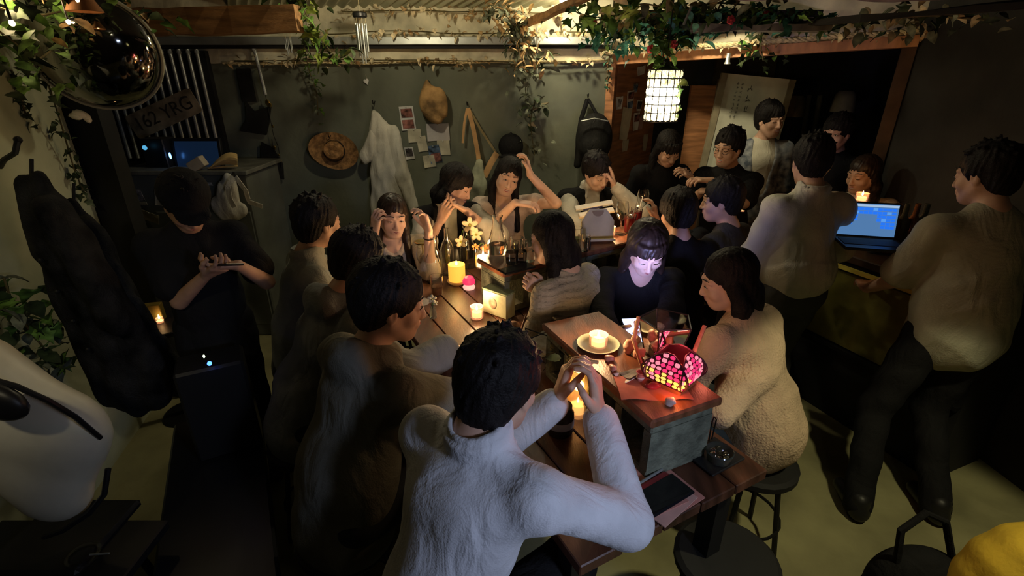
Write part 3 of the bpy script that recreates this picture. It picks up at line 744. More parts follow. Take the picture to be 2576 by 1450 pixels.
# 3 rounded black head in grey
H3 = W(905, 655, y=1.90)
p, I3 = person('person with smooth black hair seen from behind, wide grey sleeve on the table edge', H3, 55, 20, 0, byaw=48, lean=.22, s=1.02,
    hands={1: dict(w=W(1128, 880, y=1.74), f=V(.9, .2, -.3), p=V(0, 0, -1), th=V(0, 1, 0), pole=V(.3, -.8, -.2), curl=55), -1: dict(w=H3+V(.2, .4, -.42), f=V(.9, .4, 0), p=V(0, 0, -1), th=V(.3, -1, 0), curl=25)},
    top=dict(kind='hoodie', m=grey2, sleeve=1.86, v=.0095, wr=.007, loose=.03, infl=.024, hem=.06, name='sweatshirt', cuff_r=.072), hair=dict(style='short', vol=.006))
seatup(I3, 'with the wide grey sleeve')
# 4 short black hair, pale grey shirt
H4 = W(802, 560, y=2.25)
p, I4 = person('person with short black hair and a pale grey shirt, farthest back on the left side', H4, 40, 8, 0, byaw=58, lean=.10, s=1.02,
    hands={1: dict(w=H4+V(.36, -.02, -.48), f=V(1, .2, -.1), p=V(0, 0, -1), th=V(0, 1, 0), curl=25), -1: dict(w=H4+V(.36, .3, -.46), f=V(1, 0, 0), p=V(0, 0, -1), th=V(0, -1, 0), curl=25)},
    top=dict(kind='shirt', m=sage, sleeve=1.9, v=.010, wr=.007, loose=.025, infl=.022, hem=.05), bottom=dict(m=slate), hair=dict(style='short', vol=.004))
seatup(I4, 'in the pale grey shirt on the left')
# 5 standing in black with a cap, looking at a phone
H5 = W(468, 515, y=1.93)
ph5 = W(560, 668, y=1.80)
p, I5 = person('person in black t-shirt and cap standing on the left, looking down at a phone', H5, 138, 38, 0, byaw=150, lean=-.02, s=.90, stand=True,
    hands={-1: dict(w=W(600, 668, y=1.82), f=V(-.9, -.45, .12), p=V(-.1, .2, 1), th=V(0, .5, .8), pole=V(.5, -.2, -.7), curl=40), 1: dict(w=W(520, 690, y=1.80), f=V(.75, -.3, .35), p=V(.2, .3, 1), th=V(0, .2, 1), pole=V(-.5, .1, -.7), curl=40)},
    top=dict(kind='tee', m=blackc, sleeve=.72, loose=.01, infl=.022, hem=.08, name='t_shirt'), bottom=dict(m=blackc), hair=dict(style='short'), skin_m=SK_C)
hp = I5['hp']
g = SDF(); g.ell(hp(0, -.022, .062), (.091, .106, .075), .01, np.array(I5['Rh'])); g.ell(hp(0, .095, .045), (.062, .060, .009), .02, np.array(I5['Rh'])); v, fc = g.mesh(.005); mk('cap', v, fc, blackc, p, sharp=0)
pm = MB().box(W(561, 668, y=1.79), (.15, .075, .009), (R(-18), R(-12), R(-25)), bev=.003); o = pm.build('phone', M_black); tag(o, 'dark phone held by the standing person in the black cap', 'phone')
# 6 long-haired woman in a cream blouse
H6 = W(988, 545, y=2.70)
p, I6 = person('person with long black hair and a cream v-neck blouse, both hands raised beside the face', H6, 155, 10, -4, byaw=160, lean=.10, s=.95, skin_m=SK_B,
    hands={1: dict(w=W(942, 588, y=2.57), f=V(.25, -.2, 1), p=V(.6, .6, 0), th=V(.5, .6, 0), pole=V(-.6, -.2, -1), curl=48), -1: dict(w=W(1078, 580, y=2.54), f=V(-.25, -.1, 1), p=V(-.6, -.5, 0), th=V(-.5, .4, 0), pole=V(.2, -.5, -1), curl=42)},
    top=dict(kind='blouse', m=cream, sleeve=1.1, loose=.02, infl=.018, neck=True, name='blouse'), hair=dict(style='long', length=.26, front=.083, fwd=2, m=M_hairb), lod=1.05)
a_, e_, w_, h_ = I6['arms'][-1]; d_ = (w_-e_).normalized(); _, x_, y_, _ = frame(e_, w_); MB().tube([w_-d_*.045+(x_*math.cos(i*.4488)+y_*math.sin(i*.4488))*.026 for i in range(15)], .0035, 6, False).build('bracelet', M_iris, p)
seatup(I6, 'in the cream v-neck blouse')
# 7 laughing, black bob, white sleeves and black pinafore
H7 = W(1150, 468, y=3.02)
p, I7 = person('person laughing in profile, chin-length black hair, white puffed sleeves under black', H7, 112, 22, -14, byaw=160, lean=.14, s=.95,
    hands={1: dict(w=W(1108, 556, y=2.84), f=V(.45, -.1, .85), p=V(.6, .6, .3), th=V(.3, .7, 0), pole=V(-.5, -.2, -1), curl=30), -1: dict(w=W(1175, 532, y=2.86), f=V(-.9, 0, .45), p=V(.1, .3, .9), th=V(0, .4, 1), pole=V(.8, -.1, -.7), curl=30)},
    top=dict(kind='blouse', m=offwhite, sleeve=1.42, loose=.05, infl=.024, name='blouse', over=dict(name='pinafore', m=blackc, gap=.04)), mouth='smile', eyes='closed', hair=dict(style='long', length=.03, front=.045, vol=.012), lod=1.1)
seatup(I7, 'laughing with white puffed sleeves')
# 8 smiling woman, arm raised
H8 = W(1278, 445, y=3.22)
p, I8 = person('person smiling at the camera, long black hair and pale frilled top, one bare arm raised', H8, 172, 10, -16, byaw=172, lean=.06, s=.97, skin_m=SK_B,
    hands={-1: dict(w=W(1334, 440, y=3.10), f=V(-.25, .05, 1), p=V(-.7, -.1, -.3), th=V(0, -1, .2), pole=V(1, -.2, -.75), curl=38), 1: dict(w=W(1296, 510, y=2.93), f=V(.95, -.05, -.1), p=V(0, .1, -1), th=V(0, 1, 0), pole=V(-.5, -.2, -1), curl=28)},
    top=dict(kind='blouse', m=cloth('pale_pink_frill', (.62, .50, .42), bump=.5), sleeve=.30, loose=.022, infl=.018, wr=.006, name='blouse', neck=True), mouth='smile', eyes='open', hair=dict(style='long', length=.30, front=.083, fwd=2), lod=1.1)
seatup(I8, 'with one bare arm raised')
# 9 man in a black waistcoat
H9 = W(1502, 432, y=3.32)
p, I9 = person('person in a white shirt and black waistcoat looking down, hand on temple', H9, 150, 26, 12, byaw=178, lean=.10, s=1.0, skin_m=SK_B,
    hands={-1: dict(w=W(1545, 470, y=3.27), f=V(-.25, .1, 1), p=V(-.8, .1, 0), th=V(0, -1, 0), pole=V(1, -.3, -.9), curl=30), 1: dict(w=H9+V(-.05, -.38, -.42), f=V(1, -.4, 0), p=V(0, 0, -1), th=V(0, 1, 0), curl=25)},
    top=dict(kind='shirt', m=offwhite, sleeve=1.85, loose=.01, infl=.016, open=True, over=dict(name='waistcoat', m=blackc, gap=.052)), hair=dict(style='short', front=.058, vol=.004), eyes='closed', lod=1.1)
seatup(I9, 'in the black waistcoat')
# 10 woman in black looking down
H10 = W(1682, 375, y=3.55)
p, I10 = person('person with long dark hair and black clothes looking down, right of the waistcoat', H10, 168, 34, 8, byaw=175, lean=.10, s=.96,
    hands={-1: dict(w=W(1740, 448, y=3.42), f=V(-.6, -.3, .4), p=V(-.3, .3, -.6), th=V(0, 0, 1), curl=45, pole=V(.7, 0, -1))},
    top=dict(kind='blouse', m=blackc, sleeve=1.9, loose=.02, name='blouse'), hair=dict(style='long', length=.16, front=.045, bangs=.035), eyes='closed', lod=1.2)
seatup(I10, 'in black right of the waistcoat')
# 11 man with glasses, laughing
H11 = W(1832, 372, y=3.38)
p, I11 = person('person laughing in thin glasses and black t-shirt, arms folded on the table', H11, 232, 8, 0, byaw=218, lean=.08, s=1.0,
    hands={-1: dict(w=W(1790, 455, y=3.14), f=V(-.9, -.1, .1), p=V(0, 0, -1), th=V(0, .5, .8), pole=V(.7, -.6, -.8), curl=35), 1: dict(w=W(1765, 482, y=3.12), f=V(.5, -.6, .2), p=V(.3, 0, -1), th=V(0, 0, 1), pole=V(-.5, .1, -1), curl=40)},
    top=dict(kind='tee', m=blackc, sleeve=.8, loose=.02, infl=.02, name='t_shirt'), hair=dict(style='short', vol=.006), mouth='smile', eyes='closed', lod=1.1)
glasses(p, I11, M_blackm); seatup(I11, 'in thin glasses')
# 12 standing man, open checked shirt
H12 = W(1938, 302, y=3.98)
plaid = mat('grey_check', (.30, .32, .33), .85, var=.4, nscale=22, col2=(.07, .09, .12))
p, I12 = person('person standing in the alcove in an open checked shirt over a white t-shirt', H12, 165, 4, 4, byaw=190, lean=.0, s=1.04, stand=True,
    top=dict(kind='tee', m=cloth('white_jersey', (.60, .57, .45)), sleeve=.6, loose=.015, infl=.016, name='t_shirt', over=dict(name='checked_shirt', m=plaid, gap=.085, sleeve=.95)), bottom=dict(m=slate), hair=dict(style='short', front=.040, vol=.010), mouth='smile', eyes='closed', lod=1.15)
# 13
H13 = W(2105, 335, y=3.62)
p, I13 = person('person in a black t-shirt standing behind the man in the white shirt, face in profile', H13, 235, 6, 0, byaw=230, lean=.0, s=1.0, stand=True,
    top=dict(kind='tee', m=blackc, sleeve=.6, infl=.02, name='t_shirt'), bottom=dict(m=blackc), hair=dict(style='short', front=.05, vol=.010), lod=1.3)
# 14
H14 = W(2170, 440, y=3.15)
p, I14 = person('person smiling in profile with dark hair and a beige top, above the blue screen', H14, 250, 12, 0, byaw=220, lean=.08, s=.95,
    top=dict(kind='blouse', m=cream, sleeve=.5, infl=.018, name='blouse', neck=True), hair=dict(style='long', length=.16, front=.055, m=M_hairb), mouth='smile', eyes='closed', lod=1.2)
seatup(I14, 'behind the laptop')
# 15 standing man in the untucked white shirt
H15 = W(2040, 406, y=2.42)
p, I15 = person('person standing in a loose cream shirt seen from behind, left of the blue screen', H15, 12, 16, 0, byaw=-4, lean=.03, s=.97, stand=True,
    hands={-1: dict(w=H15+V(-.17, .16, -.62), f=V(.3, .6, 0), p=V(0, 0, -1), th=V(1, 0, 0), pole=V(-.3, -.6, -.6)), 1: dict(w=H15+V(.24, .18, -.62), f=V(-.3, .6, 0), p=V(0, 0, -1), th=V(-1, 0, 0), pole=V(1, -.4, -.5))},
    top=dict(kind='shirt', m=offwhite, sleeve=1.55, v=.0095, loose=.035, infl=.022, wr=.008, hem=-.12), bottom=dict(m=slate), hair=dict(style='short', vol=.004), wide=1.0)
# 16 right man
H16 = W(2478, 440, y=2.06)
p, I16 = person('person standing at the right edge in a pale khaki t-shirt and black trousers, back turned', H16, -22, 14, 0, byaw=8, lean=.05, s=1.02, stand=True,
    hands={-1: dict(w=H16+V(-.14, .26, -.62), f=V(.3, .6, 0), p=V(0, 0, -1), th=V(1, 0, 0), pole=V(-.35, -.5, -.7)), 1: dict(w=H16+V(.28, .18, -.68), f=V(-.3, .6, 0), p=V(0, 0, -1), th=V(-1, 0, 0), pole=V(1, -.4, -.5))},
    top=dict(kind='tee', m=olive_tee, sleeve=.82, v=.0085, loose=.035, infl=.024, wr=.009, hem=.0, name='t_shirt'), bottom=dict(m=blackc), hair=dict(style='short', vol=.002), wide=1.04, feet={-1: (1.60, 1.72, 0), 1: (1.95, 1.70, 0)})
# 17 woman in ribbed knit, arms crossed
H17 = W(1385, 600, y=2.12)
p, I17 = person('person with straight black hair and a cream ribbed knit, arms crossed, back half turned', H17, -62, 14, 0, byaw=-48, lean=.20, s=.95, skin_m=SK_B,
    hands={1: dict(w=W(1372, 735, y=1.99), f=V(-.8, .1, .45), p=V(-.3, .8, 0), th=V(0, 0, 1), pole=V(.4, -.4, -.8), curl=62, sc=.9), -1: dict(w=W(1350, 790, y=2.02), f=V(.7, -.3, .3), p=V(0, -.8, 0), th=V(0, 0, 1), curl=25)},
    top=dict(kind='blouse', m=ribk, sleeve=1.93, v=.009, loose=.008, infl=.013, wr=.003, name='knit_top'), bottom=dict(m=slate), hair=dict(style='long', length=.17, front=.06))
seatup(I17, 'in the cream ribbed knit')
# 18 woman lit by her phone
H18 = W(1628, 628, y=2.13)
ph = W(1597, 842, y=1.66)
p, I18 = person('person in a black v-neck cardigan with a fringe, face lit blue by a phone', H18, 182, 32, 2, byaw=182, lean=.12, s=.98, skin_m=SK_B,
    hands={1: dict(w=ph+V(-.085, .045, -.012), f=V(.75, -.55, .05), p=V(.25, .3, 1), th=V(0, .2, 1), pole=V(-.8, .3, -.8), curl=35), -1: dict(w=ph+V(.10, .05, -.012), f=V(-.75, -.55, .05), p=V(-.25, .3, 1), th=V(0, .2, 1), pole=V(.8, .3, -.8), curl=35)},
    top=dict(kind='blouse', m=blackc, sleeve=1.93, v=.009, infl=.012, loose=.02, name='cardigan', neck=True), hair=dict(style='long', length=.10, front=.055, bangs=.045, vol=.008, m=M_hairb), eyes='closed', lod=.9)
seatup(I18, 'lit blue by a phone')
# 19 woman in profile on the right, beige cardigan
H19 = W(1828, 705, y=1.76)
p, I19 = person('person with long black hair and a loose beige cardigan, profile turned to the pink lantern', H19, -78, 18, -4, byaw=-38, lean=.16, s=.97, skin_m=SK_B,
    hands={1: dict(w=W(1802, 1055, y=1.44), f=V(-.6, .35, -.2), p=V(-.2, 0, -1), th=V(0, 1, 0), pole=V(.7, -.6, -.2), curl=30), -1: dict(w=H19+V(-.2, .12, -.40), f=V(-1, 0, 0), p=V(0, 0, -1), th=V(0, -1, 0), curl=25)},
    top=dict(kind='tee', m=beigek, sleeve=1.95, v=.0085, infl=.024, loose=.035, wr=.011, hem=-.03, name='cardigan'), bottom=dict(m=bluej), hair=dict(style='long', length=.40, front=.060, fwd=2))
seatup(I19, 'in the beige cardigan')
# 20 young man in profile
H20 = W(1812, 505, y=2.72)
p, I20 = person('person with short black hair and charcoal shirt in profile, facing left behind the seated women', H20, -72, 6, 0, byaw=-40, lean=.08, s=.98, skin_m=SK_A,
    hands={-1: dict(w=W(1700, 620, y=2.75), f=V(-.8, .3, 0), p=V(0, 0, -1), th=V(0, 1, 0), curl=30)},
    top=dict(kind='tee', m=charc, sleeve=1.0, infl=.02, loose=.02, name='shirt'), hair=dict(style='short', front=.058, vol=.008), lod=1.05)
seatup(I20, 'in the charcoal shirt')
# 21 wavy-haired person with a glass
H21 = W(1702, 535, y=2.58)
p, I21 = person('person with wavy black hair seen from behind, fingers on a stemmed glass', H21, -10, 14, 0, byaw=-8, lean=.10, s=.95,
    hands={-1: dict(w=W(1652, 560, y=2.70), f=V(-.2, .3, 1), p=V(-.7, .3, 0), th=V(0, -1, 0), pole=V(-.5, -.3, -1), curl=35)},
    top=dict(kind='tee', m=blackc, sleeve=1.0, infl=.02, name='shirt'), hair=dict(style='short', vol=.014, messy=60), lod=1.1)
seatup(I21, 'with wavy black hair')
# ---------------------------------------------------------------- foliage
def leaf_mesh(name, kind, m):
    vs = []; fs = []
    if kind == 'oval': prof = [(0, .0), (.12, .20), (.38, .30), (.68, .22), (1, 0)]
    elif kind == 'ivy': prof = [(0, .04), (-.12, .36), (.16, .30), (.30, .52), (.50, .22), (1, 0)]
    else: prof = [(0, .02), (.25, .10), (.6, .10), (1, 0)]
    for x, w in prof: vs += [(x, -w, .18*w+.10*math.sin(x*3)), (x, 0, .10*math.sin(x*3)-.02), (x, w, .18*w+.10*math.sin(x*3))]
    n = len(prof)
    for i in range(n-1):
        a = i*3; fs += [(a, a+1, a+4, a+3), (a+1, a+2, a+5, a+4)]
    off = len(vs); vs += [(x, y, z-.012) for x, y, z in vs]; fs += [tuple(off+k for k in reversed(f)) for f in fs]
    me = bpy.data.meshes.new(name); me.from_pydata(vs, [], fs); me.materials.append(m)
    for p_ in me.polygons: p_.use_smooth = True
    return me
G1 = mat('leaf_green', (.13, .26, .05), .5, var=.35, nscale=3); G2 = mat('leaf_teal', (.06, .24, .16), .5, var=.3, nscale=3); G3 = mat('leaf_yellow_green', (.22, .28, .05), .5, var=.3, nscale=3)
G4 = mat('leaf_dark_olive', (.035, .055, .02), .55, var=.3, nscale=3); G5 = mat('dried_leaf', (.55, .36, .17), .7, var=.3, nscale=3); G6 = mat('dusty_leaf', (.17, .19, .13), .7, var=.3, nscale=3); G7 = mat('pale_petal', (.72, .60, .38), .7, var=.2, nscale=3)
LM = {}
def leafs(kind, m):
    k = (kind, m.name)
    if k not in LM: LM[k] = leaf_mesh('leaf', kind, m)
    return LM[k]
M_stem = mat('vine_stem', (.10, .08, .03), .7, var=.2)
def vine(name, label, pts, n, size, spread, kinds, cat='garland', stem_r=.004, droop=.3, seed=1, leafname='leaf', flowers=0):
    rd = random.Random(seed); pts = [Vector(p) for p in pts]; base = pts[0]
    t = empty(name, tuple(base), label, cat)
    # smooth path
    P = []
    for i in range(len(pts)-1):
        p0, p1, p2, p3 = pts[max(i-1, 0)], pts[i], pts[i+1], pts[min(i+2, len(pts)-1)]
        for j in range(6):
            u = j/6; P.append(.5*((2*p1)+(-p0+p2)*u+(2*p0-5*p1+4*p2-p3)*u*u+(-p0+3*p1-3*p2+p3)*u**3))
    P.append(pts[-1])
    MB().tube(P, stem_r, 5).build('stem', M_stem, t)
    inv = mat_of(t).inverted()
    for i in range(n):
        q = P[rd.randrange(len(P))]+Vector((rd.gauss(0, spread[0]), rd.gauss(0, spread[1]), rd.gauss(0, spread[2])))
        kd, m = kinds[rd.randrange(len(kinds))]
        o = bpy.data.objects.new(leafname, leafs(kd, m)); COL.objects.link(o); o.parent = t; o.location = inv@q
        o.rotation_euler = (rd.uniform(-.9, .9), rd.uniform(.1, 1.3)*(1 if droop > 0 else -1), rd.uniform(0, 6.28)); s_ = rd.uniform(*size); o.scale = (s_, s_, s_)
    for i in range(flowers):
        q = P[rd.randrange(len(P))]+Vector((rd.gauss(0, spread[0]), rd.gauss(0, spread[1])-.05, rd.gauss(0, spread[2])))
        m = MB()
        for k in range(5):
            a = k*1.257; m.ball(q+Vector((math.cos(a)*.012, -.004, math.sin(a)*.012)), (.010, .005, .010), 6)
        m.ball(q+Vector((0, -.008, 0)), .006, 6); m.build('flower', mat('red_petal', (.65, .06, .07), .6, var=.1), t)
    return t
def onleft(px, py):
    d = W(px, py, y=1)-Vector((0, 0, CAMZ)); e = (B_-A).normalized(); n = Vector((-e.y, e.x, 0)); n = n if n.x > 0 else -n; s_ = (A-Vector((0, 0, CAMZ))).dot(n)/d.dot(n); return Vector((0, 0, CAMZ))+d*s_+n*.012
gw = lambda L_: [W(a, b, y=c) for a, b, c in L_]
vine('flower_garland', 'dense teal and green garland with small red flowers above the crystal lamp', gw([(1500, 70, 3.1), (1560, 90, 3.0), (1640, 85, 2.9), (1700, 95, 2.8), (1740, 60, 2.75)]), 295, (.035, .07), (.06, .05, .045), [('ivy', G2), ('ivy', G2), ('oval', G2), ('oval', G1), ('ivy', G4)], seed=3, flowers=3)
vine('flower_garland', 'green and teal garland lying on the grey hanging plank, upper right', gw([(1745, 45, 2.7), (1830, 35, 2.62), (1920, 40, 2.55), (2060, 48, 2.5)]), 230, (.035, .065), (.05, .05, .022), [('ivy', G2), ('oval', G2), ('oval', G4), ('ivy', G1)], seed=33, flowers=2)
vine('leaf_garland', 'big yellow green leaves at the top edge right of the bright bulb', gw([(1440, 25, 3.2), (1500, 50, 3.0), (1560, 30, 2.9), (1620, 10, 2.8), (1700, 30, 2.7)]), 60, (.06, .10), (.07, .06, .04), [('ivy', G3), ('oval', G1), ('oval', G7), ('ivy', G1)], seed=4)
vine('dried_bunch', 'tangled brown dried bunch hanging left of the bright bulb, before the steel ledge', gw([(1255, 20, 3.9), (1290, 60, 3.9), (1318, 105, 3.9), (1345, 150, 3.9)]), 190, (.05, .09), (.075, .05, .055), [('oval', G5), ('blade', G5), ('oval', G6), ('blade', G4)], cat='dried flowers', seed=44)
vine('dried_garland', 'dried cream petals mixed with grey leaves above the teal garland', gw([(1560, 50, 3.0), (1640, 45, 2.9), (1720, 25, 2.8), (1800, 8, 2.7), (1900, 15, 2.6)]), 80, (.04, .08), (.06, .05, .03), [('oval', G7), ('oval', G6), ('oval', G5)], seed=14)
vine('leaf_garland', 'green leaves hanging over the end of the corrugated sheet, left of the wind chime', gw([(752, 0, 3.4), (770, 35, 3.4), (800, 90, 3.5), (850, 150, 3.6)]), 95, (.05, .10), (.07, .07, .06), [('ivy', G1), ('oval', G1), ('ivy', G3), ('oval', G4)], seed=5)
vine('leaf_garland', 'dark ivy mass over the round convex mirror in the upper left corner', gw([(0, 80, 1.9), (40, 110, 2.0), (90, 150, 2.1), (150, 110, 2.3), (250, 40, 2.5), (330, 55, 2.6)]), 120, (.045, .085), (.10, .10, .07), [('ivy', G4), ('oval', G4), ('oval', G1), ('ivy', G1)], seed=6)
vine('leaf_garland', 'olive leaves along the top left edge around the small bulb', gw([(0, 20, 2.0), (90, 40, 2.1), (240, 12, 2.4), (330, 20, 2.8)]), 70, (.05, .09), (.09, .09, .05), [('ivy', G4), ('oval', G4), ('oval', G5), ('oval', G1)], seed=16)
vine('hanging_vine', 'thin green vine hanging below the steel ledge, left of the white jacket', gw([(765, 110, 4.0), (775, 170, 4.08), (795, 230, 4.1), (800, 290, 4.1)]), 44, (.03, .06), (.02, .02, .03), [('ivy', G1), ('oval', G6)], cat='vine', seed=7)
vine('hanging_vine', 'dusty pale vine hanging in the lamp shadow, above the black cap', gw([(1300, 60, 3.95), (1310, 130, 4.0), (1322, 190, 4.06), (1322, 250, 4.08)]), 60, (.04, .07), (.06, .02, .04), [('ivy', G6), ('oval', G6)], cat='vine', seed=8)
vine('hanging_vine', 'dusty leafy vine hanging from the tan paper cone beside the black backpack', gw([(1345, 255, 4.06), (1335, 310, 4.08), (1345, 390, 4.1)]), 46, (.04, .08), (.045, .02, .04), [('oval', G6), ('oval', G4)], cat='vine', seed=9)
vine('hanging_vine', 'short vine creeping down the corner beside the brown alcove board', gw([(1532, 120, 4.08), (1530, 170, 4.1), (1528, 230, 4.1)]), 30, (.03, .05), (.015, .02, .03), [('ivy', G2), ('oval', G6)], cat='vine', seed=10)
vine('hanging_vine', 'leafy vine wound round the cord of the crystal lamp', gw([(1668, 95, 2.68), (1668, 130, 2.68), (1672, 175, 2.68), (1690, 200, 2.64), (1705, 290, 2.64)]), 50, (.04, .075), (.025, .02, .02), [('ivy', G1), ('oval', G1), ('oval', G3)], cat='vine', seed=11)
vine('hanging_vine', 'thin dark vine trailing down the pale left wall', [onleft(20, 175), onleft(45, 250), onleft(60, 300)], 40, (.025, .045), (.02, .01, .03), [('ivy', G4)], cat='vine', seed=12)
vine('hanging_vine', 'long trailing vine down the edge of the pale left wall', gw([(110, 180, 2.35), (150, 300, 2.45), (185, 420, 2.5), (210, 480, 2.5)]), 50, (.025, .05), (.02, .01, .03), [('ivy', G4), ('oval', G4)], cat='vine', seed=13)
vine('hanging_vine', 'sprig of dark leaves hanging over the orange alcove lintel', [PA.lerp(PB, .55)+V(-.06, -.12, 2.15), PA.lerp(PB, .55)+V(-.06, -.13, 2.09), PA.lerp(PB, .56)+V(-.05, -.15, 1.98)], 34, (.04, .07), (.06, .03, .03), [('ivy', G4), ('oval', G1)], cat='vine', seed=23)
vine('leaf_garland', 'dark leaves and dried flowers on the rail in the upper right corner', gw([(2100, 62, 2.7), (2200, 50, 2.5), (2330, 40, 2.3), (2480, 50, 2.1)]), 80, (.04, .07), (.10, .05, .03), [('ivy', G4), ('oval', G6), ('oval', G7)], seed=24)
rd = random.Random(2)
for nm, lab, y0, ya, x0_, x1_ in (('dried_flower_garland', 'dried cream petals strung above the steel ledge on the back wall', 82, YB-.16, 760, 1520), ('dried_flower_garland', 'dried petals tied along the cream rope under the steel ledge', 152, YB-.10, 590, 1530), ('dried_flower_garland', 'dried petals clustered where the corrugated sheet meets the wall', 30, YB-.16, 860, 1420)):
    vine(nm, lab, [W(x0_+(x1_-x0_)*i/8, y0+rd.uniform(-4, 4), y=ya) for i in range(9)], 100, (.03, .06), (.02, .015, .022), [('oval', G7), ('oval', G5), ('ivy', G7)], seed=20+y0, leafname='petal')
vine('dried_flower_garland', 'dried petals and cream twine along the orange lintel of the alcove', [PA.lerp(PB, i/6)+V(-.06, -.10, 2.05+.085*i/6) for i in range(7)], 90, (.025, .05), (.015, .012, .015), [('oval', G7), ('oval', G5)], seed=31, leafname='petal', stem_r=.010)
# ropes
def rope(label, pts, r=.010):
    P = [Vector(p) for p in pts]; m = MB(); L_ = sum((P[i+1]-P[i]).length for i in range(len(P)-1)); n = int(L_/.012); Q = []
    for i in range(n+1):
        u = i/n*(len(P)-1); k = min(int(u), len(P)-2); Q.append(P[k].lerp(P[k+1], u-k))
    for ph_ in (0, 2.09, 4.19):
        m.tube([q+Vector((0, math.cos(i*.8+ph_)*r*.55, math.sin(i*.8+ph_)*r*.55)) for i, q in enumerate(Q)], r*.6, 5)
    o = m.build('rope', M_rope); return tag(o, label, 'rope')
rope('cream twisted rope along the foot of the plaster band on the back wall', [W(560+i*120, 160-i*.8+(2 if i % 2 else -2), y=YB-.055) for i in range(9)], .009)
rope('cream twisted rope along the top of the orange alcove lintel', [PA.lerp(PB, i/9)+V(-.065, -.115, 2.045+.083*i/9+(.006 if i % 2 else -.004)) for i in range(10)], .015)

# potted plant by the left wall
t = vine('trailing_plant', 'trailing pothos plant behind the white chair at the left edge', gw([(10, 700, 1.75), (40, 780, 1.7), (90, 850, 1.72), (130, 900, 1.75)]), 90, (.05, .10), (.07, .06, .06), [('oval', G4), ('ivy', G1), ('oval', G6)], cat='plant', seed=15)

# ---------------------------------------------------------------- objects on the back wall
# pipes
t = empty('pipe_screen', (-2.75, 4.05, 1.3), 'row of upright galvanised pipes on the back wall behind the convex mirror', 'pipes')
for i in range(14):
    x = -2.34-.066*i; m = MB().tube([(x, 4.08, 1.28), (x, 4.08, 2.07)], .0135, 10); o = m.build('pipe', M_steel, t)
    MB().lathe([(.015, -.012), (.018, 0), (.015, .012)], (x, 4.08, 2.05), 8).build('collar', M_steel, o)
o = MB().box((-2.77, 4.12, 1.66), (.96, .05, .8)); tag(o.build('backing_board', M_dark, smooth=False), 'black board behind the row of pipes', 'board')
t = empty('wall_pipe', (-1.94, 4.1, 1.7), 'single short galvanised pipe on the wall right of the pipe row', 'pipe')
MB().tube([W(640, 125, y=4.1), W(668, 238, y=4.1)], .013, 10).build('tube', M_steel, t); MB().ball(W(638, 124, y=4.1), .02, 8).build('cap', M_steel, t)
# number plate
def basis(px, py, y, roll=0, yaw=0, pitch=0):
    return Matrix.Translation(W(px, py, y=y))@Matrix.Rotation(R(yaw), 4, 'Z')@Matrix.Rotation(R(pitch), 4, 'X')@Matrix.Rotation(R(-roll), 4, 'Y')
def text_mb(txt, size, M4, depth=.002):
    c = bpy.data.curves.new('t', 'FONT'); c.body = txt; c.size = size; c.extrude = depth; c.align_x = 'CENTER'; c.align_y = 'CENTER'
    o = bpy.data.objects.new('t', c); COL.objects.link(o); dg = bpy.context.evaluated_depsgraph_get(); me = o.evaluated_get(dg).to_mesh()
    rot = Matrix.Rotation(R(90), 4, 'X')
    m = MB(); m.add([M4@(rot@v.co) for v in me.vertices], [tuple(p.vertices) for p in me.polygons])
    o.evaluated_get(dg).to_mesh_clear(); bpy.data.objects.remove(o); bpy.data.curves.remove(c); return m
B4 = basis(412, 287, 3.98, roll=21)
t = empty('number_plate', B4.translation, 'old tilted number plate hung in front of the pipes', 'number plate')
m = MB().prism([(-.29, -.075), (-.27, -.09), (.27, -.09), (.29, -.075), (.29, .075), (.27, .09), (-.27, .09), (-.29, .075)], -.003, .003, B4@Matrix.Rotation(R(90), 4, 'X')); m.build('plate', mat('worn_plate', (.46, .38, .25), .6, .2, var=.35, nscale=7), t, smooth=False)
MB().tube([B4@V(-.25, 0, .07), B4@V(-.25, .08, .10)], .002, 5).tube([B4@V(.25, 0, .07), B4@V(.25, .08, .10)], .002, 5).build('wire', M_steel, t)
text_mb('162 YRG', .135, B4@Matrix.Translation((0, -.004, 0))).build('lettering', mat('plate_ink', (.06, .05, .035), .6, var=.1), t, smooth=False)
# convex mirror
cM = W(243, 132, y=2.45); nM = Vector((.45, -.85, -.18)).normalized(); q = nM.to_track_quat('Z', 'Y').to_euler()
t = empty('convex_mirror', cM, 'large round convex mirror with a pale rim in the upper left corner', 'mirror')
prof = [(0, .10)]+[(.235*math.sin(a), .10*math.cos(a)**1) for a in [i*math.pi/2/10 for i in range(1, 11)]]
MB().lathe(prof, cM, 40, q).build('dome', mat('mirror_glass', (.30, .30, .28), .06, 1, var=0), t)
MB().lathe([(.232, 0), (.238, .012), (.246, .012), (.25, 0), (.246, -.03), (.20, -.05), (.0, -.05)], cM, 40, q).build('rim', mat('mirror_rim', (.30, .29, .22), .5, var=.1), t)
MB().tube([cM-nM*.05, cM-nM*.12+Vector((-.05, .1, .35))], .012, 6).build('bracket', M_blackm, t)
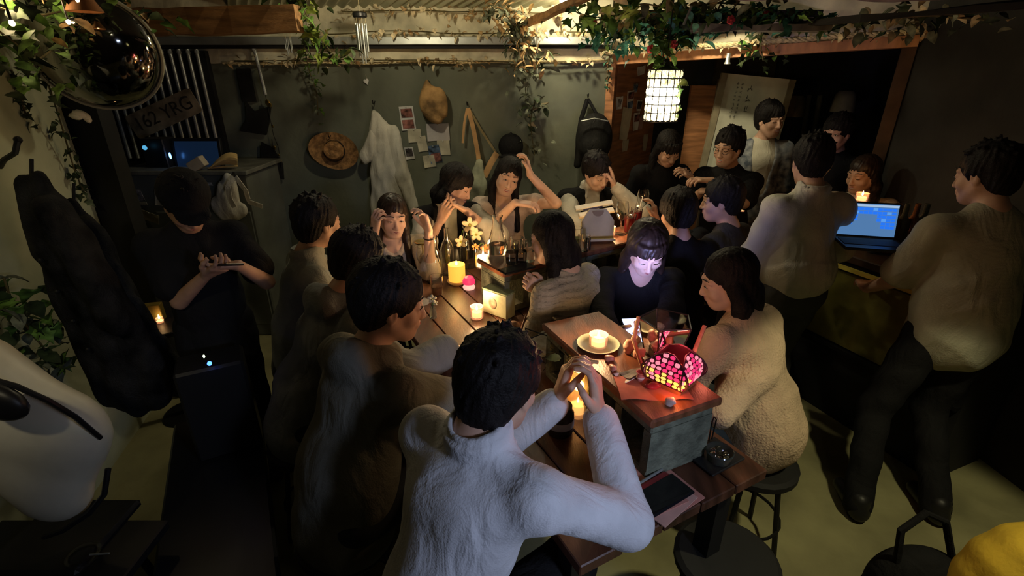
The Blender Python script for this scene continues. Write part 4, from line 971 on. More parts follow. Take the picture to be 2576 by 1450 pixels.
# straw hat
def hatobj(label, px, py, y, r, m, nm='sun_hat', tilt=(R(78), R(14), 0), crown=.075, wave=.02, ry=.72):
    c = W(px, py, y=y); t = empty(nm, c, label, 'hat'); e = Euler(tilt).to_matrix()
    mb = MB(); n = 40; prof = [(0, crown*1.0), (.045, crown*.98), (.072, crown*.82), (.082, crown*.3), (.088, 0), (.13, -.004), (r*.85, .006), (r, .018)]
    vs = []; fs = []
    for i, (rr, z) in enumerate(prof):
        for k in range(n):
            a = 2*math.pi*k/n; zz = z+(wave*math.sin(a*2+1)*(rr/r)**2 if rr > .09 else 0)-(0.02*math.exp(-((rr*math.sin(a))/.02)**2) if rr < .07 else 0)
            vs.append(c+e@Vector((rr*math.cos(a), rr*math.sin(a)*(ry if rr > .1 else .9), zz)))
    for i in range(len(prof)-1):
        for k in range(n): fs.append((i*n+k, i*n+(k+1) % n, (i+1)*n+(k+1) % n, (i+1)*n+k))
    o_ = len(vs); vs += [v-e@Vector((0, 0, .004)) for v in vs]; fs += [tuple(o_+k for k in reversed(f)) for f in fs]
    mb.add(vs, fs).build('brim', m, t)
    MB().lathe([(.0835, .006), (.086, .010), (.0845, .024), (.082, .026)], c, 30, tilt).build('band', M_dark, t)
    return t
hatobj('brown straw hat with a wide brim hanging on the wall left of the white jacket', 842, 380, YB-.05, .20, mat('brown_straw', (.36, .19, .07), .8, var=.3, nscale=30, bump=.5, bscale=90))
t = empty('black_cap', W(1283, 372, y=YB-.07), 'black cap hanging on the wall above the raised arm', 'hat')
g = SDF(); c_ = W(1285, 368, y=YB-.08); g.ell(c_, (.10, .07, .10), .01); g.ell(c_+V(-.02, -.05, -.075), (.075, .035, .012), .02); v, fc = g.mesh(.007); mk('crown', v, fc, blackc, t, sharp=0)
MB().ball(c_+V(0, -.01, .10), .010, 6).build('button', M_black, t)
# hooks helper
def hook(px, py, label, y=None, z=None):
    p_ = W(px, py, y=y or YB-.02); m = MB().tube([p_+V(0, .02, .02), p_+V(0, -.02, .0), p_+V(0, -.045, .005), p_+V(0, -.05, .03)], .004, 6); return tag(m.build('wall_hook', M_blackm), label, 'hook')
hook(942, 262, 'wall hook holding the white jacket'); hook(1080, 212, 'wall hook holding the brown felt hat'); hook(1176, 265, 'wall hook holding the tan strap'); hook(1478, 245, 'wall hook holding the black backpack'); hook(832, 345, 'small hook above the brown straw hat')
def clothy(nm, label, cat, caps, m, vox=.008, noise=.006, f=60, sub=()):
    g = SDF()
    for (a, b, ra, rb, fl) in caps: g.cap(a, b, ra, rb, .03, ((0, 1, 0), fl))
    for (a, b, ra, rb) in sub: g.cap(a, b, ra, rb, .01, None, 'sub')
    v, fc = g.mesh(vox, lambda x, y, z: noise*(np.sin(f*x+9*z+2.5*np.sin(6*z))+.5*np.sin(f*1.9*x-14*z)))
    return mk(nm, v, fc, m, None, sharp=0)
yj = YB-.09
t = empty('hanging_jacket', W(950, 280, y=yj), 'white cotton jacket hanging by its hood on the back wall', 'jacket')
o = clothy('jacket_body', '', '', [(W(946, 290, y=yj), W(955, 330, y=yj), .035, .08, .7), (W(955, 330, y=yj), W(975, 430, y=yj), .08, .14, .5), (W(975, 430, y=yj), W(975, 580, y=yj), .13, .15, .5)], offwhite)
def adopt(o, t):
    loc = o.location.copy(); o.parent = t; o.location = mat_of(t).inverted()@loc; return o
adopt(o, t)
adopt(clothy('sleeve', '', '', [(W(985, 330, y=yj), W(1012, 440, y=yj-.03), .055, .06, .7), (W(1012, 440, y=yj-.03), W(1040, 520, y=yj-.03), .06, .04, .8)], offwhite), t)
adopt(clothy('sleeve', '', '', [(W(940, 340, y=yj-.02), W(922, 395, y=yj-.02), .045, .055, .7)], offwhite), t)
g = SDF(); cb_ = W(1090, 258, y=YB-.09)
g.ell(cb_+V(.01, 0, -.02), (.105, .06, .14), .02); g.cap(cb_+V(-.03, 0, .10), cb_+V(-.04, 0, .16), .04, .012, .03); g.ell(cb_+V(-.05, 0, .01), (.06, .05, .10), .03)
v, fc = g.mesh(.008, lambda x, y, z: .005*np.sin(50*x+22*z+2*np.sin(20*z))); o = mk('felt_hat', v, fc, mat('brown_felt', (.42, .25, .10), .9, var=.35, nscale=9, bump=.4)); tag(o, 'rumpled brown felt hat hanging on the back wall between the jacket and the straps', 'hat')
# backpack
g = SDF(); c_ = W(1494, 350, y=YB-.12); g.ell(c_, (.145, .09, .20), .03); g.ell(c_+V(.0, -.05, -.06), (.11, .06, .10), .02); g.cap(c_+V(-.09, 0, .12), c_+V(-.12, 0, -.2), .03, .03, .02)
t = empty('backpack', c_, 'black backpack hanging on the back wall beside the alcove', 'backpack'); v, fc = g.mesh(.009); mk('bag', v, fc, cloth('black_nylon', (.018, .018, .018), .6), t, sharp=0)
MB().tube([W(1478, 250, y=YB-.06), W(1462, 300, y=YB-.10), W(1455, 340, y=YB-.12), W(1450, 420, y=YB-.10)], .018, 8).build('strap', blackc, t)
MB().tube([W(1480, 250, y=YB-.06), W(1500, 285, y=YB-.13), W(1510, 300, y=YB-.15)], .012, 8).build('strap', blackc, t)
MB().tube([W(1462, 305, y=YB-.22), W(1495, 298, y=YB-.23), W(1530, 305, y=YB-.22)], .006, 6).build('zip', M_steel, t)
# straps and tote
t = empty('apron', W(1180, 270, y=YB-.05), 'tan straps and a pale green tote bag hanging from one hook', 'bag')
def strip(pts, w, th=.006, up=Vector((0, -1, 0))):
    P = [Vector(p) for p in pts]
    def f_(u, v_):
        x = u*(len(P)-1); k = min(int(x), len(P)-2); p = P[k].lerp(P[k+1], x-k); d = (P[k+1]-P[k]).normalized(); return p+d.cross(up)*(v_-.5)*w
    return MB().sheet(f_, (len(P)-1)*4, 2, th)
tan = mat('tan_webbing', (.55, .33, .15), .8, var=.12)
strip([W(1177, 272, y=YB-.05), W(1190, 320, y=YB-.06), W(1203, 390, y=YB-.07), W(1205, 420, y=YB-.08)], .035).build('strap', tan, t)
strip([W(1175, 272, y=YB-.045), W(1168, 310, y=YB-.05), W(1164, 360, y=YB-.05)], .018).build('strap', tan, t)
strip([W(1180, 275, y=YB-.045), W(1212, 330, y=YB-.05), W(1248, 385, y=YB-.06)], .018).build('strap', mat('olive_webbing', (.25, .2, .1), .8), t)
strip([W(1250, 385, y=YB-.07), W(1235, 410, y=YB-.08), W(1218, 445, y=YB-.09)], .05).build('strap', tan, t)
adopt(clothy('tote', '', '', [(W(1204, 410, y=YB-.09), W(1200, 470, y=YB-.09), .03, .075, .5), (W(1200, 470, y=YB-.09), W(1198, 500, y=YB-.09), .075, .05, .5)], mat('pale_green_canvas', (.42, .45, .33), .85, var=.25, nscale=10)), t)

# papers and prints
def card(nm, label, cat, px, py, w, h, y=YB-.012, roll=0, m=None, yaw=0, pitch=0, pics=None, pt=None, B=None, pin=True):
    """flat sheet; pics = coloured print patches"""
    B = B or basis(px, py, y, roll, yaw, pitch); t = empty(nm, B.translation, label, cat)
    mb = MB().sheet(lambda u, v: B@Vector(((u-.5)*w, .004*math.sin(u*3+v*2)*2, (v-.5)*h)), 4, 4, .0015); mb.build('sheet', m or M_paper, t, smooth=False)
    if pics:
        for (cx, cz, pw, phh, mm) in pics:
            MB().sheet(lambda u, v: B@Vector(((cx+(u-.5)*pw)*w, -.0045+.004*math.sin((cx+(u-.5)*pw+.5)*3+(cz+(v-.5)*phh+.5)*2)*2, (cz+(v-.5)*phh)*h)), 3, 3, .001).build('print', mm, t, smooth=False)
    if pin: MB().ball(B@Vector((0, -.008, h*.46)), .005, 6).build('pin', M_steel, t)
    return t
ink = mat('print_dark', (.08, .07, .07), .6, var=.8, nscale=30); inkr = mat('print_red', (.30, .12, .10), .6, var=.6, nscale=25); inkb = mat('print_blue', (.10, .16, .26), .6, var=.7, nscale=25); inkg = mat('print_grey', (.35, .33, .32), .6, var=.5, nscale=30)
PX = .00305*1.0
def wcard(lab, px, py, wpx, hpx, roll, m=None, pics=None, cat='paper', nm='pinned_note'):
    return card(nm, lab, cat, px, py, wpx*PX, hpx*PX, YB-.014, roll, m, pics=pics)
wcard('photo strip with two reddish pictures, top left of the pinned papers', 1025, 298, 38, 60, 4, M_white, [(0, .22, .8, .36, inkr), (0, -.24, .8, .36, inkr)], 'photo', 'pinned_photo')
wcard('large blank lavender sheet under the brown felt hat', 1102, 333, 60, 44, 2, mat('lavender_paper', (.55, .52, .52), .8, var=.05))
wcard('cream note half under the photo strip', 1043, 342, 36, 34, 3)
wcard('cream note left of the large lavender sheet', 1062, 362, 26, 40, 8)
wcard('small square instant photo below the photo strip', 1030, 386, 24, 32, 6, M_white, [(0, .08, .8, .62, ink)], 'photo', 'pinned_photo')
wcard('cream note right of the blue and red print', 1116, 372, 34, 38, 2)
wcard('blue and red print in the middle of the pinned papers', 1094, 388, 32, 46, 10, inkb, [(.05, -.2, .8, .5, inkr)], 'print', 'pinned_print')
wcard('lowest cream note of the papers on the back wall', 1080, 406, 32, 32, 8)
t = empty('heart_sticker', W(922, 205, y=YB-.01), 'small white heart ornament on the grey wall above the jacket', 'ornament')
hp_ = [(math.sin(a)**3*.020, (.8125*math.cos(a)-.3125*math.cos(2*a)-.125*math.cos(3*a)-.0625*math.cos(4*a))*.025) for a in [i*2*math.pi/20 for i in range(20)]]
MB().prism(hp_, 0, .008, basis(922, 205, YB-.01, roll=15)@Matrix.Rotation(R(90), 4, 'X')).build('heart', M_white, t, smooth=False); MB().tube([W(922, 197, y=YB-.01), W(920, 188, y=YB-.01)], .0012, 4).build('thread', M_rope, t)
t = empty('paper_cone', W(1358, 272, y=YB-.12), 'tan folded paper leaf cone on the wall above the dusty vine', 'ornament')
MB().sheet(lambda u, v: W(1335+46*u, 278-20*u+14*(v-.5)*(1-abs(2*u-1)), y=YB-.08-.05*math.sin(v*3.14)), 8, 6, .003).build('fold', mat('tan_paper', (.40, .33, .20), .8), t)
MB().sheet(lambda u, v: W(1328+20*u*v, 285+34*u, y=YB-.07-.03*math.sin(v*3.14)), 8, 4, .003).build('fold', mat('tan_paper', (.40, .33, .20), .8), t)
# dark hanging ornaments left of the hat
t = empty('hanging_ornament', W(675, 255, y=YB-.04), 'string of small brass bits and a feather hanging below the single pipe', 'ornament')
MB().tube([W(668, 240, y=YB-.06), W(680, 300, y=YB-.06), W(688, 340, y=YB-.06), W(700, 370, y=YB-.06), W(708, 420, y=YB-.06)], .0025, 5).build('cord', M_dark, t)
for (a, b, r_) in ((673, 258, .020), (679, 264, .016), (686, 318, .010), (690, 372, .016), (701, 390, .009), (706, 405, .010)):
    MB().ball(W(a, b, y=YB-.07), (r_, r_*.6, r_*1.3), 8, (R(20), R(30), 0)).build('brass_bit', M_gold, t)
t = empty('dark_plaque', W(625, 250, y=YB-.05), 'black wooden arrow plaque on the wall beside the single pipe', 'plaque')
MB().box(W(620, 215, y=YB-.03), (.10, .02, .24)).build('post', M_dark, t, smooth=False)
MB().prism([(-.14, -.09), (.06, -.12), (.10, -.03), (.14, .10), (.0, .06), (-.05, .13), (-.07, .0)], 0, .02, basis(645, 300, YB-.03)@Matrix.Rotation(R(90), 4, 'X')).build('blade', M_dark, t, smooth=False)
t = empty('dark_plaque', W(690, 390, y=YB-.05), 'black feather-shaped plaque hanging above the standing persons shoulder', 'plaque')
MB().prism([(-.03, .16), (.04, .10), (.07, -.04), (.03, -.16), (-.05, -.10), (-.09, .02)], 0, .02, basis(688, 405, YB-.03, roll=12)@Matrix.Rotation(R(90), 4, 'X')).build('blade', M_dark, t, smooth=False)
MB().tube([W(686, 375, y=YB-.04), W(684, 350, y=YB-.04)], .003, 5).build('cord', M_dark, t)
# wind chimes
def chime(label, px, py, y, n, L_, sc=1):
    c = W(px, py, y=y); t = empty('wind_chime', c, label, 'wind chime')
    MB().lathe([(0, .018), (.04*sc, .018), (.047*sc, .01), (.047*sc, -.008), (.04*sc, -.016), (0, -.016)], c, 18).build('disc', M_black, t)
    for i in range(n):
        a = i*2*math.pi/n; b = c+V(.034*sc*math.cos(a), .034*sc*math.sin(a), 0); MB().tube([b-V(0, 0, .016), b-V(0, 0, .05)], .0008, 4).build('string', M_rope, t)
        MB().tube([b-V(0, 0, .05), b-V(0, 0, .05+L_*(.7+.3*(i % 3)/2))], .0055*sc, 8).build('tube', M_steel, t)
    MB().tube([c, c+V(0, 0, .18)], .001, 4).build('string', M_rope, t)
chime('wind chime with long silver tubes hanging above the white jacket', 905, 38, 3.7, 6, .24)
chime('small wind chime with silver tubes hanging left of the leaf garland', 720, 76, 3.7, 5, .10, .6)
# cables hanging at the top
for (a, b, c_, d, lab) in ((1350, 70, 1352, 200, 'thin steel rod hanging from the ledge left of the backpack'), (1740, 15, 1720, 62, 'grey strap holding the hanging plank'),):
    o = MB().tube([W(a, b, y=3.98 if a < 1500 else 2.6), W(c_, d, y=4.1 if a < 1500 else 2.6)], .006, 6).build('hanging_rod', M_steel); tag(o, lab, 'rod')

# ---------------------------------------------------------------- cabinet with screen (left)
cb0 = Vector((-2.62, 3.42, 0)); t = empty('side_cabinet', (-2.27, 3.6, 0), 'dark grey cabinet below the pipe row, papers pinned to its side', 'cabinet')
MB().box((-2.27, 3.72, .63), (.86, .5, 1.26), bev=.01).build('body', mat('grey_green_cabinet', (.13, .14, .12), .8, var=.15, nscale=4), t, smooth=False)
MB().box((-2.27, 3.70, 1.28), (.92, .56, .03), bev=.005).build('worktop', mat('worn_grey_top', (.16, .16, .13), .7, var=.2), t, smooth=False)
for k in (-1, 1): MB().box((-2.27+k*.21, 3.462, .55), (.40, .012, .9), bev=.004).build('door', mat('grey_green_cabinet', (.13, .14, .12)), t, smooth=False)
yC = 3.45
sc_ = MB().box(W(500, 388, y=3.62)+V(0, .0, .0), (.34, .03, .22), (R(-8), 0, 0), bev=.004); t = empty('monitor', W(500, 440, y=3.62), 'dim blue monitor standing on the grey cabinet under the pipes', 'monitor'); sc_.build('casing', M_black, t, smooth=False)
MB().box(W(500, 388, y=3.62)+V(0, -.018, 0), (.30, .003, .18), (R(-8), 0, 0)).build('screen', mat('dim_blue_screen', (.01, .02, .05), .2, var=0, emit=(.05, .14, .35), estr=.06), t, smooth=False)
MB().box(W(500, 432, y=3.62), (.10, .10, .02)).build('stand', M_black, t, smooth=False)
t = empty('speaker_box', W(410, 420, y=3.6), 'black box with a glowing blue light beside the monitor', 'speaker'); MB().box(W(408, 398, y=3.62), (.16, .14, .28), bev=.006).build('casing', M_black, t, smooth=False)
MB().ball(W(428, 392, y=3.53), (.008, .006, .022), 8).build('blue_light', mat('blue_led', (.02, .05, .2), .3, var=0, emit=(.10, .35, 1), estr=9), t)
MB().ball(W(364, 372, y=3.5), (.018, .01, .016), 8).build('screen_glow', mat('cyan_led', (.02, .1, .2), .3, var=0, emit=(.08, .35, .6), estr=1.2), t)
o = MB().box(W(497, 413, y=3.45), (.11, .06, .07), (0, R(-28), 0), bev=.003).build('small_box', mat('pale_cardboard', (.55, .48, .36), .8), smooth=False); tag(o, 'small pale box tilted on the cabinet edge in front of the monitor', 'box')
# shell-like yellow lamp cover
t = empty('paper_shell', W(560, 425, y=3.5), 'yellow shell-shaped paper fan on the right end of the grey cabinet', 'ornament')
MB().sheet(lambda u, v: W(525+72*u, 425-38*math.sin(u*2.1)*(.35+.65*v)+4*math.sin(v*30)*u, y=3.52-.07*math.sin(v*3.1)), 14, 20, .004).build('fan', mat('yellow_paper', (.80, .56, .22), .7, var=.1), t)
MB().tube([W(524, 424, y=3.5), W(560, 420, y=3.48), W(598, 418, y=3.5)], .006, 6).build('rib', mat('yellow_paper', (.80, .56, .22)), t)
# white bag on hook
t = empty('tote_bag', W(590, 470, y=3.42), 'white canvas bag with hanging straps on the end of the grey cabinet', 'bag')
adopt(clothy('bag', '', '', [(W(575, 455, y=3.42), W(570, 520, y=3.42), .05, .10, .5), (W(570, 520, y=3.42), W(600, 530, y=3.42), .08, .06, .5)], offwhite, noise=.005), t)
strip([W(588, 445, y=3.36), W(573, 470, y=3.34), W(578, 500, y=3.34), W(590, 522, y=3.34)], .035).build('strap', offwhite, t)
strip([W(592, 445, y=3.36), W(618, 480, y=3.34), W(626, 508, y=3.34), W(660, 520, y=3.34)], .03).build('strap', offwhite, t)
MB().tube([W(588, 435, y=3.42), W(590, 446, y=3.36)], .008, 6).build('clip', M_black, t)
for i, (px, py, w_, h_, r_, lab, m_) in enumerate(((375, 546, 52, 26, -20, 'yellowish note on the cabinet side left of the black cap', M_paper), (344, 492, 34, 30, 4, 'dark framed photo on the cabinet side', inkg), (398, 498, 20, 42, -10, 'narrow strip of paper beside the framed photo on the cabinet', M_paper), (352, 512, 40, 8, 0, 'thin pale label under the framed photo on the cabinet', M_paper), (525, 463, 20, 8, 0, 'tiny pale tag clipped above the black cap', M_white), (455, 573, 22, 8, -25, 'scrap of foil taped to the cabinet below the yellowish note', inkg))):
    card('pinned_note', lab, 'paper', px, py, w_*.0027, h_*.0027, 3.445, r_, m_)
# flower sconce in the dark corner
t = empty('paper_flower', W(200, 292, y=2.45), 'white paper flower in the dark gap right of the pale wall', 'ornament')
for k in range(5): MB().ball(W(190+k*7, 293-3*math.sin(k*.9)*2, y=2.4+.01*k), (.028, .02, .014), 8, (0, R(20+k*12), 0)).build('petal', mat('cream_petal', (.70, .66, .52), .7, var=.08), t)
MB().tube([W(172, 292, y=2.42), W(195, 293, y=2.42)], .004, 5).build('stem', M_stem, t)
# ---------------------------------------------------------------- alcove
def alw(f_, z, off=.0):
    """a spot on the brown side board of the alcove; f_ along the board"""
    a = PA+V(.02, 0, 0); d = (ALV-a); n = Vector((d.y, -d.x, 0)).normalized(); return a+d*f_+n*off+V(0, 0, z), d.normalized(), n
def onboard(px, py):
    """where the line of sight meets the brown board"""
    d = W(px, py, y=1)-V(0, 0, CAMZ); a = PA+V(.02, 0, 0); e = ALV-a; n = Vector((e.y, -e.x, 0)).normalized(); s = (a-V(0, 0, CAMZ)).dot(n)/d.dot(n); return V(0, 0, CAMZ)+d*s, e.normalized(), n
def bcard(lab, px, py, w_, h_, roll=0, m=None, pics=None, cat='paper', nm='pinned_note', off=.012):
    p, d, n = onboard(px, py); yaw = math.degrees(math.atan2(d.y, d.x)); B = Matrix.Translation(p+n*off)@Matrix.Rotation(R(yaw), 4, 'Z')@Matrix.Rotation(R(-roll), 4, 'Y')
    return card(nm, lab, cat, 0, 0, w_, h_, m=m, pics=pics, B=B)
bcard('white card hung just inside the alcove under the orange lintel', 1610, 178, .13, .07, 8, M_white)
bcard('narrow photo at the top of the pictures on the brown board', 1596, 222, .06, .07, 3, inkg, [(0, 0, .7, .8, inkb)], 'photo', 'pinned_photo')
bcard('white note at the left of the pictures on the brown board', 1555, 259, .09, .10, 2, M_white, [(0, .0, .5, .6, inkg)])
bcard('photo strip of four pictures in the middle of the brown board', 1581, 252, .10, .15, 5, M_white, [(0, .25, .8, .36, inkr), (0, -.25, .8, .36, inkb)], 'photo', 'pinned_photo', .018)
bcard('small dark photo right of the photo strip on the brown board', 1604, 266, .08, .09, -4, M_white, [(0, .05, .75, .7, ink)], 'photo', 'pinned_photo', .015)
bcard('long blank cream paper hanging crookedly on the brown board', 1568, 312, .15, .26, -9, M_paper, off=.02)
bcard('white and pink print right of the long cream paper', 1594, 306, .09, .15, 2, M_white, [(0, .2, .8, .4, inkr)], 'photo', 'pinned_photo', .025)
bcard('pinkish postcard behind the white and pink print', 1608, 310, .10, .11, 0, mat('pink_card', (.42, .26, .24), .7), None, 'print', 'pinned_print', .012)
bcard('small square note below the long cream paper', 1570, 366, .09, .10, 0)
bcard('small upright note low on the brown board beside the dark-haired head', 1620, 359, .07, .15, 0)
bcard('thin folded white card at the right of the pictures', 1617, 295, .09, .02, -8, M_white)
# scroll, door, boards
Bs = basis(1866, 350, 4.45, roll=-5, yaw=0, pitch=0)
t = empty('hanging_scroll', Bs.translation, 'large pale scroll with columns of brush writing leaning in the alcove', 'scroll')
MB().sheet(lambda u, v: Bs@V((u-.5)*.52, .01*math.sin(u*5), (v-.5)*1.0), 10, 4, .006).build('sheet', mat('scroll_paper', (.86, .86, .68), .8, var=.04), t)
MB().box(Bs@V(-.285, -.01, 0), (.05, .03, 1.0), Bs.to_3x3()).build('border', mat('scroll_border', (.36, .31, .20), .8, var=.1), t, smooth=False)
MB().box(Bs@V(.285, -.01, 0), (.05, .03, 1.0), Bs.to_3x3()).build('border', mat('scroll_border', (.36, .31, .20)), t, smooth=False)
MB().box(V(Bs.translation.x, 4.60, .62), (.05, .05, 1.24)).build('stand', M_blackm, t, smooth=False)
rd = random.Random(5); ms = MB()
for (cx, z0, n_, sz) in ((-.045, .40, 3, .042), (-.115, .43, 9, .018), (-.155, .43, 9, .018)):
    zz = z0
    for i in range(n_):
        for k in range(5):
            a = rd.choice([0, 90, 90, 45, -40, 0]); off = V(cx+rd.uniform(-.35, .35)*sz, -.014, zz+rd.uniform(-.4, .4)*sz)
            ms.box(Bs@off, (sz*rd.uniform(.5, .95), .001, sz*.11), Bs.to_3x3()@Matrix.Rotation(R(a), 3, 'Y'))
        zz -= sz*(1.9 if sz > .03 else 1.75)
ms.build('brush_writing', mat('faded_ink', (.16, .16, .12), .8, var=.3), t, smooth=False)
o = MB().box(Vector((W(1745, 420, y=4.6).x, 4.6, .91)), (.26, .03, 1.80), (0, 0, R(8))).build('cupboard_door', M_wood, smooth=False); tag(o, 'brown wooden panel between the brown board and the scroll', 'panel')
o = MB().box(Vector((W(1786, 400, y=4.58).x, 4.58, .93)), (.07, .03, 1.86)).build('narrow_board', mat('grey_brown_board', (.20, .15, .10), .7, var=.2), smooth=False); tag(o, 'narrow grey brown board beside the scroll', 'board')
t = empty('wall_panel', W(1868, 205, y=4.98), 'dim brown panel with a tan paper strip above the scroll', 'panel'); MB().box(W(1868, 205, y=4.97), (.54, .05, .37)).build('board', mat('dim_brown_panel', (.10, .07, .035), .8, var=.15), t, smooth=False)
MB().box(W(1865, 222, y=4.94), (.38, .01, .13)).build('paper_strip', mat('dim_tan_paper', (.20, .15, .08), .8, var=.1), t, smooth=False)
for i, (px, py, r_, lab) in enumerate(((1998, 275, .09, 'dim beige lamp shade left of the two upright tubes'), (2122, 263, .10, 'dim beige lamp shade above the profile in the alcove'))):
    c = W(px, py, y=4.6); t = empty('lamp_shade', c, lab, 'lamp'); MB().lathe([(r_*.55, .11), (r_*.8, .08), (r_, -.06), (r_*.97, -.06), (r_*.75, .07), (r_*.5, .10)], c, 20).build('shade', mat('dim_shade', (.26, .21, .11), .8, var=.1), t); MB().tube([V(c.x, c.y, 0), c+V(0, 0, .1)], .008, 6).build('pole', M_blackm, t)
for px, lab in ((2028, 'left one of two pale upright tubes in the alcove'), (2055, 'right one of two pale upright tubes in the alcove')):
    o = MB().tube([W(px+8, 240, y=4.7), W(px-8, 340, y=4.7)], .020, 10).build('upright_tube', mat('pale_tube', (.20, .19, .13), .7, var=.1)); tag(o, lab, 'tube')
o = MB().box(W(2270, 300, y=3.62), (.13, .02, .22), (0, R(6), 0)).build('tan_panel', mat('tan_panel', (.36, .24, .11), .8, var=.15), smooth=False); tag(o, 'tan paper panel pinned near the right post of the alcove', 'panel')
o = MB().box(W(2252, 425, y=3.50), (.10, .02, .10), (0, R(6), 0)).build('tan_panel', mat('tan_panel', (.36, .24, .11)), smooth=False); tag(o, 'small tan card low beside the right post of the alcove', 'panel')
t = empty('ceiling_spot', W(1830, 160, y=3.55), 'tiny unlit ceiling spot under the orange lintel', 'lamp'); MB().lathe([(.012, .05), (.015, .0), (.022, -.015), (0, -.02)], W(1830, 155, y=3.6), 10).build('housing', M_steel, t); MB().tube([W(1830, 150, y=3.6), W(1830, 138, y=3.6)], .003, 5).build('cord', M_black, t)

# ---------------------------------------------------------------- laptop on the bar
lc = W(2180, 553, y=2.30); eu = Euler((R(-14), 0, R(-14))); m3 = eu.to_matrix(); LP = lambda x, y, z: lc+m3@V(x, y, z)
t = empty('laptop', LP(0, 0, -.10), 'open laptop with a glowing blue seat grid on its screen, on the bar counter', 'laptop')
MB().box(LP(0, .006, 0), (.268, .010, .166), m3, bev=.003).build('lid', M_black, t, smooth=False)
sc2 = MB().box(LP(0, -.0005, .0), (.252, .002, .150), m3).build('screen', mat('laptop_blue', (.02, .05, .1), .3, var=0, emit=(.10, .24, .50), estr=.8), t, smooth=False)
tl_ = MB(); bl_ = MB()
for r_ in range(6):
    for c_ in range(12):
        if r_ >= 2 and 4 <= c_ <= 7: continue
        if r_ >= 4 and 3 <= c_ <= 8: continue
        if r_ >= 5 and c_ < 3: continue
        z = .050-.0165*r_; x = -.108+.0197*c_; (tl_ if (r_*5+c_*3) % 7 else bl_).box(LP(x, -.003, z), (.0180, .001, .0130), m3)
tl_.build('grid', mat('tile_blue', (.02, .05, .2), .4, var=0, emit=(.02, .19, .95), estr=.95), sc2, smooth=False)
bl_.build('grid', mat('tile_lightblue', (.1, .2, .3), .4, var=0, emit=(.10, .36, .95), estr=.9), sc2, smooth=False)
MB().box(LP(0, -.003, .066), (.25, .001, .010), m3).build('menu_bar', mat('bar_white', (.2, .3, .4), .4, var=0, emit=(.45, .62, .85), estr=.8), sc2, smooth=False)
kb = LP(0, -.005, -.086); MB().box(kb+V(-.02, -.085, -.006), (.27, .18, .014), (0, 0, R(-14)), bev=.003).build('keyboard_base', M_black, t, smooth=False)
MB().box(kb+V(-.02, -.075, .002), (.24, .09, .002), (0, 0, R(-14))).build('keys', mat('key_grey', (.05, .05, .05), .6), t, smooth=False)

# ---------------------------------------------------------------- glass and candles
M_flame = mat('flame', (1, .8, .4), .5, var=0, emit=(1, .72, .34), estr=22)
M_wax = mat('lit_wax', (.95, .75, .5), .5, var=0, emit=(1, .62, .30), estr=2.6)
M_amber = mat('amber_votive_glass', (.95, .70, .52), .12, trans=.75, var=0, ior=1.3, emit=(1, .5, .3), estr=.10)
def candle(label, px, py, z, r=.028, h=.055, power=1.0, col=(1, .60, .28), glass=None, dish=False, wax=None, stem=0):
    c = W(px, py, z=z); c.z = z+.001; t = empty('candle', c, label, 'candle')
    gl = glass or M_amber; th = .0035
    MB().lathe([(0, 0), (r*.92, 0), (r, .005), (r*1.03, h*.6), (r*1.06, h), (r*1.06-th, h), (r*1.0-th, h*.6), (r*.9-th, .008), (0, .008)], c, 16).build('holder', gl, t)
    MB().lathe([(0, .009), (r*.78, .009), (r*.78, h*.55), (0, h*.55)], c, 14).build('wax', wax or M_wax, t)
    MB().lathe([(0, 0), (.0045, .006), (.0048, .012), (.002, .024), (0, .030)], c+V(0, 0, h*.55+.004), 8).build('flame', M_flame, t)
    MB().tube([c+V(0, 0, h*.55), c+V(0, 0, h*.55+.010)], .001, 4).build('wick', M_dark, t)
    if dish: MB().lathe([(0, -.0005), (r*1.6, -.0005), (r*2.3, .010), (r*2.35, .013), (r*1.7, .004), (0, .003)], c, 24).build('saucer', mat('sage_saucer', (.32, .36, .27), .4, var=.1), t)
    if stem: MB().lathe([(0, -stem), (.04, -stem), (.035, -stem+.012), (.007, -stem+.03), (.006, -.02), (.03, -.002), (0, -.001)], c, 16).build('stem', M_blackm, t)
    lamp('candle_light', c+V(0, 0, h+.035), power, col, .015)
    return t
def glass(nm, label, cat, px, py, z, prof, liquid=None, lm=None, g=None, n=18, at=None, group=None):
    c = Vector(at) if at else W(px, py, z=z); c.z = z+.001; t = empty(nm, c, label, cat, group)
    inner = [(max(r_-.0022, 0), z_+(.003 if i == 0 else 0)) for i, (r_, z_) in enumerate(prof)]
    MB().lathe(prof+inner[::-1], c, n).build('vessel', g or M_glass, t)
    if liquid: MB().lathe([(0, liquid[0]), (liquid[1], liquid[0]), (liquid[2], liquid[3]), (0, liquid[3])], c, n).build('drink', lm, t)
    return t
TUMB = [(0, 0), (.026, 0), (.030, .01), (.034, .10), (.035, .105)]
WINE = [(0, 0), (.032, 0), (.030, .004), (.005, .010), (.004, .075), (.022, .092), (.036, .125), (.036, .155), (.030, .185)]
CARAFE = [(0, 0), (.045, 0), (.048, .02), (.046, .12), (.026, .19), (.022, .235), (.028, .25)]
BOTTLE = [(0, 0), (.036, 0), (.038, .01), (.038, .15), (.030, .18), (.014, .21), (.013, .27), (.015, .272)]
M_red = mat('red_drink', (.32, .02, .03), .1, trans=.5, var=0); M_brownl = mat('brown_drink', (.22, .09, .03), .1, trans=.5, var=0); M_water = mat('water', (.85, .9, .9), .02, trans=1, var=0, ior=1.33)

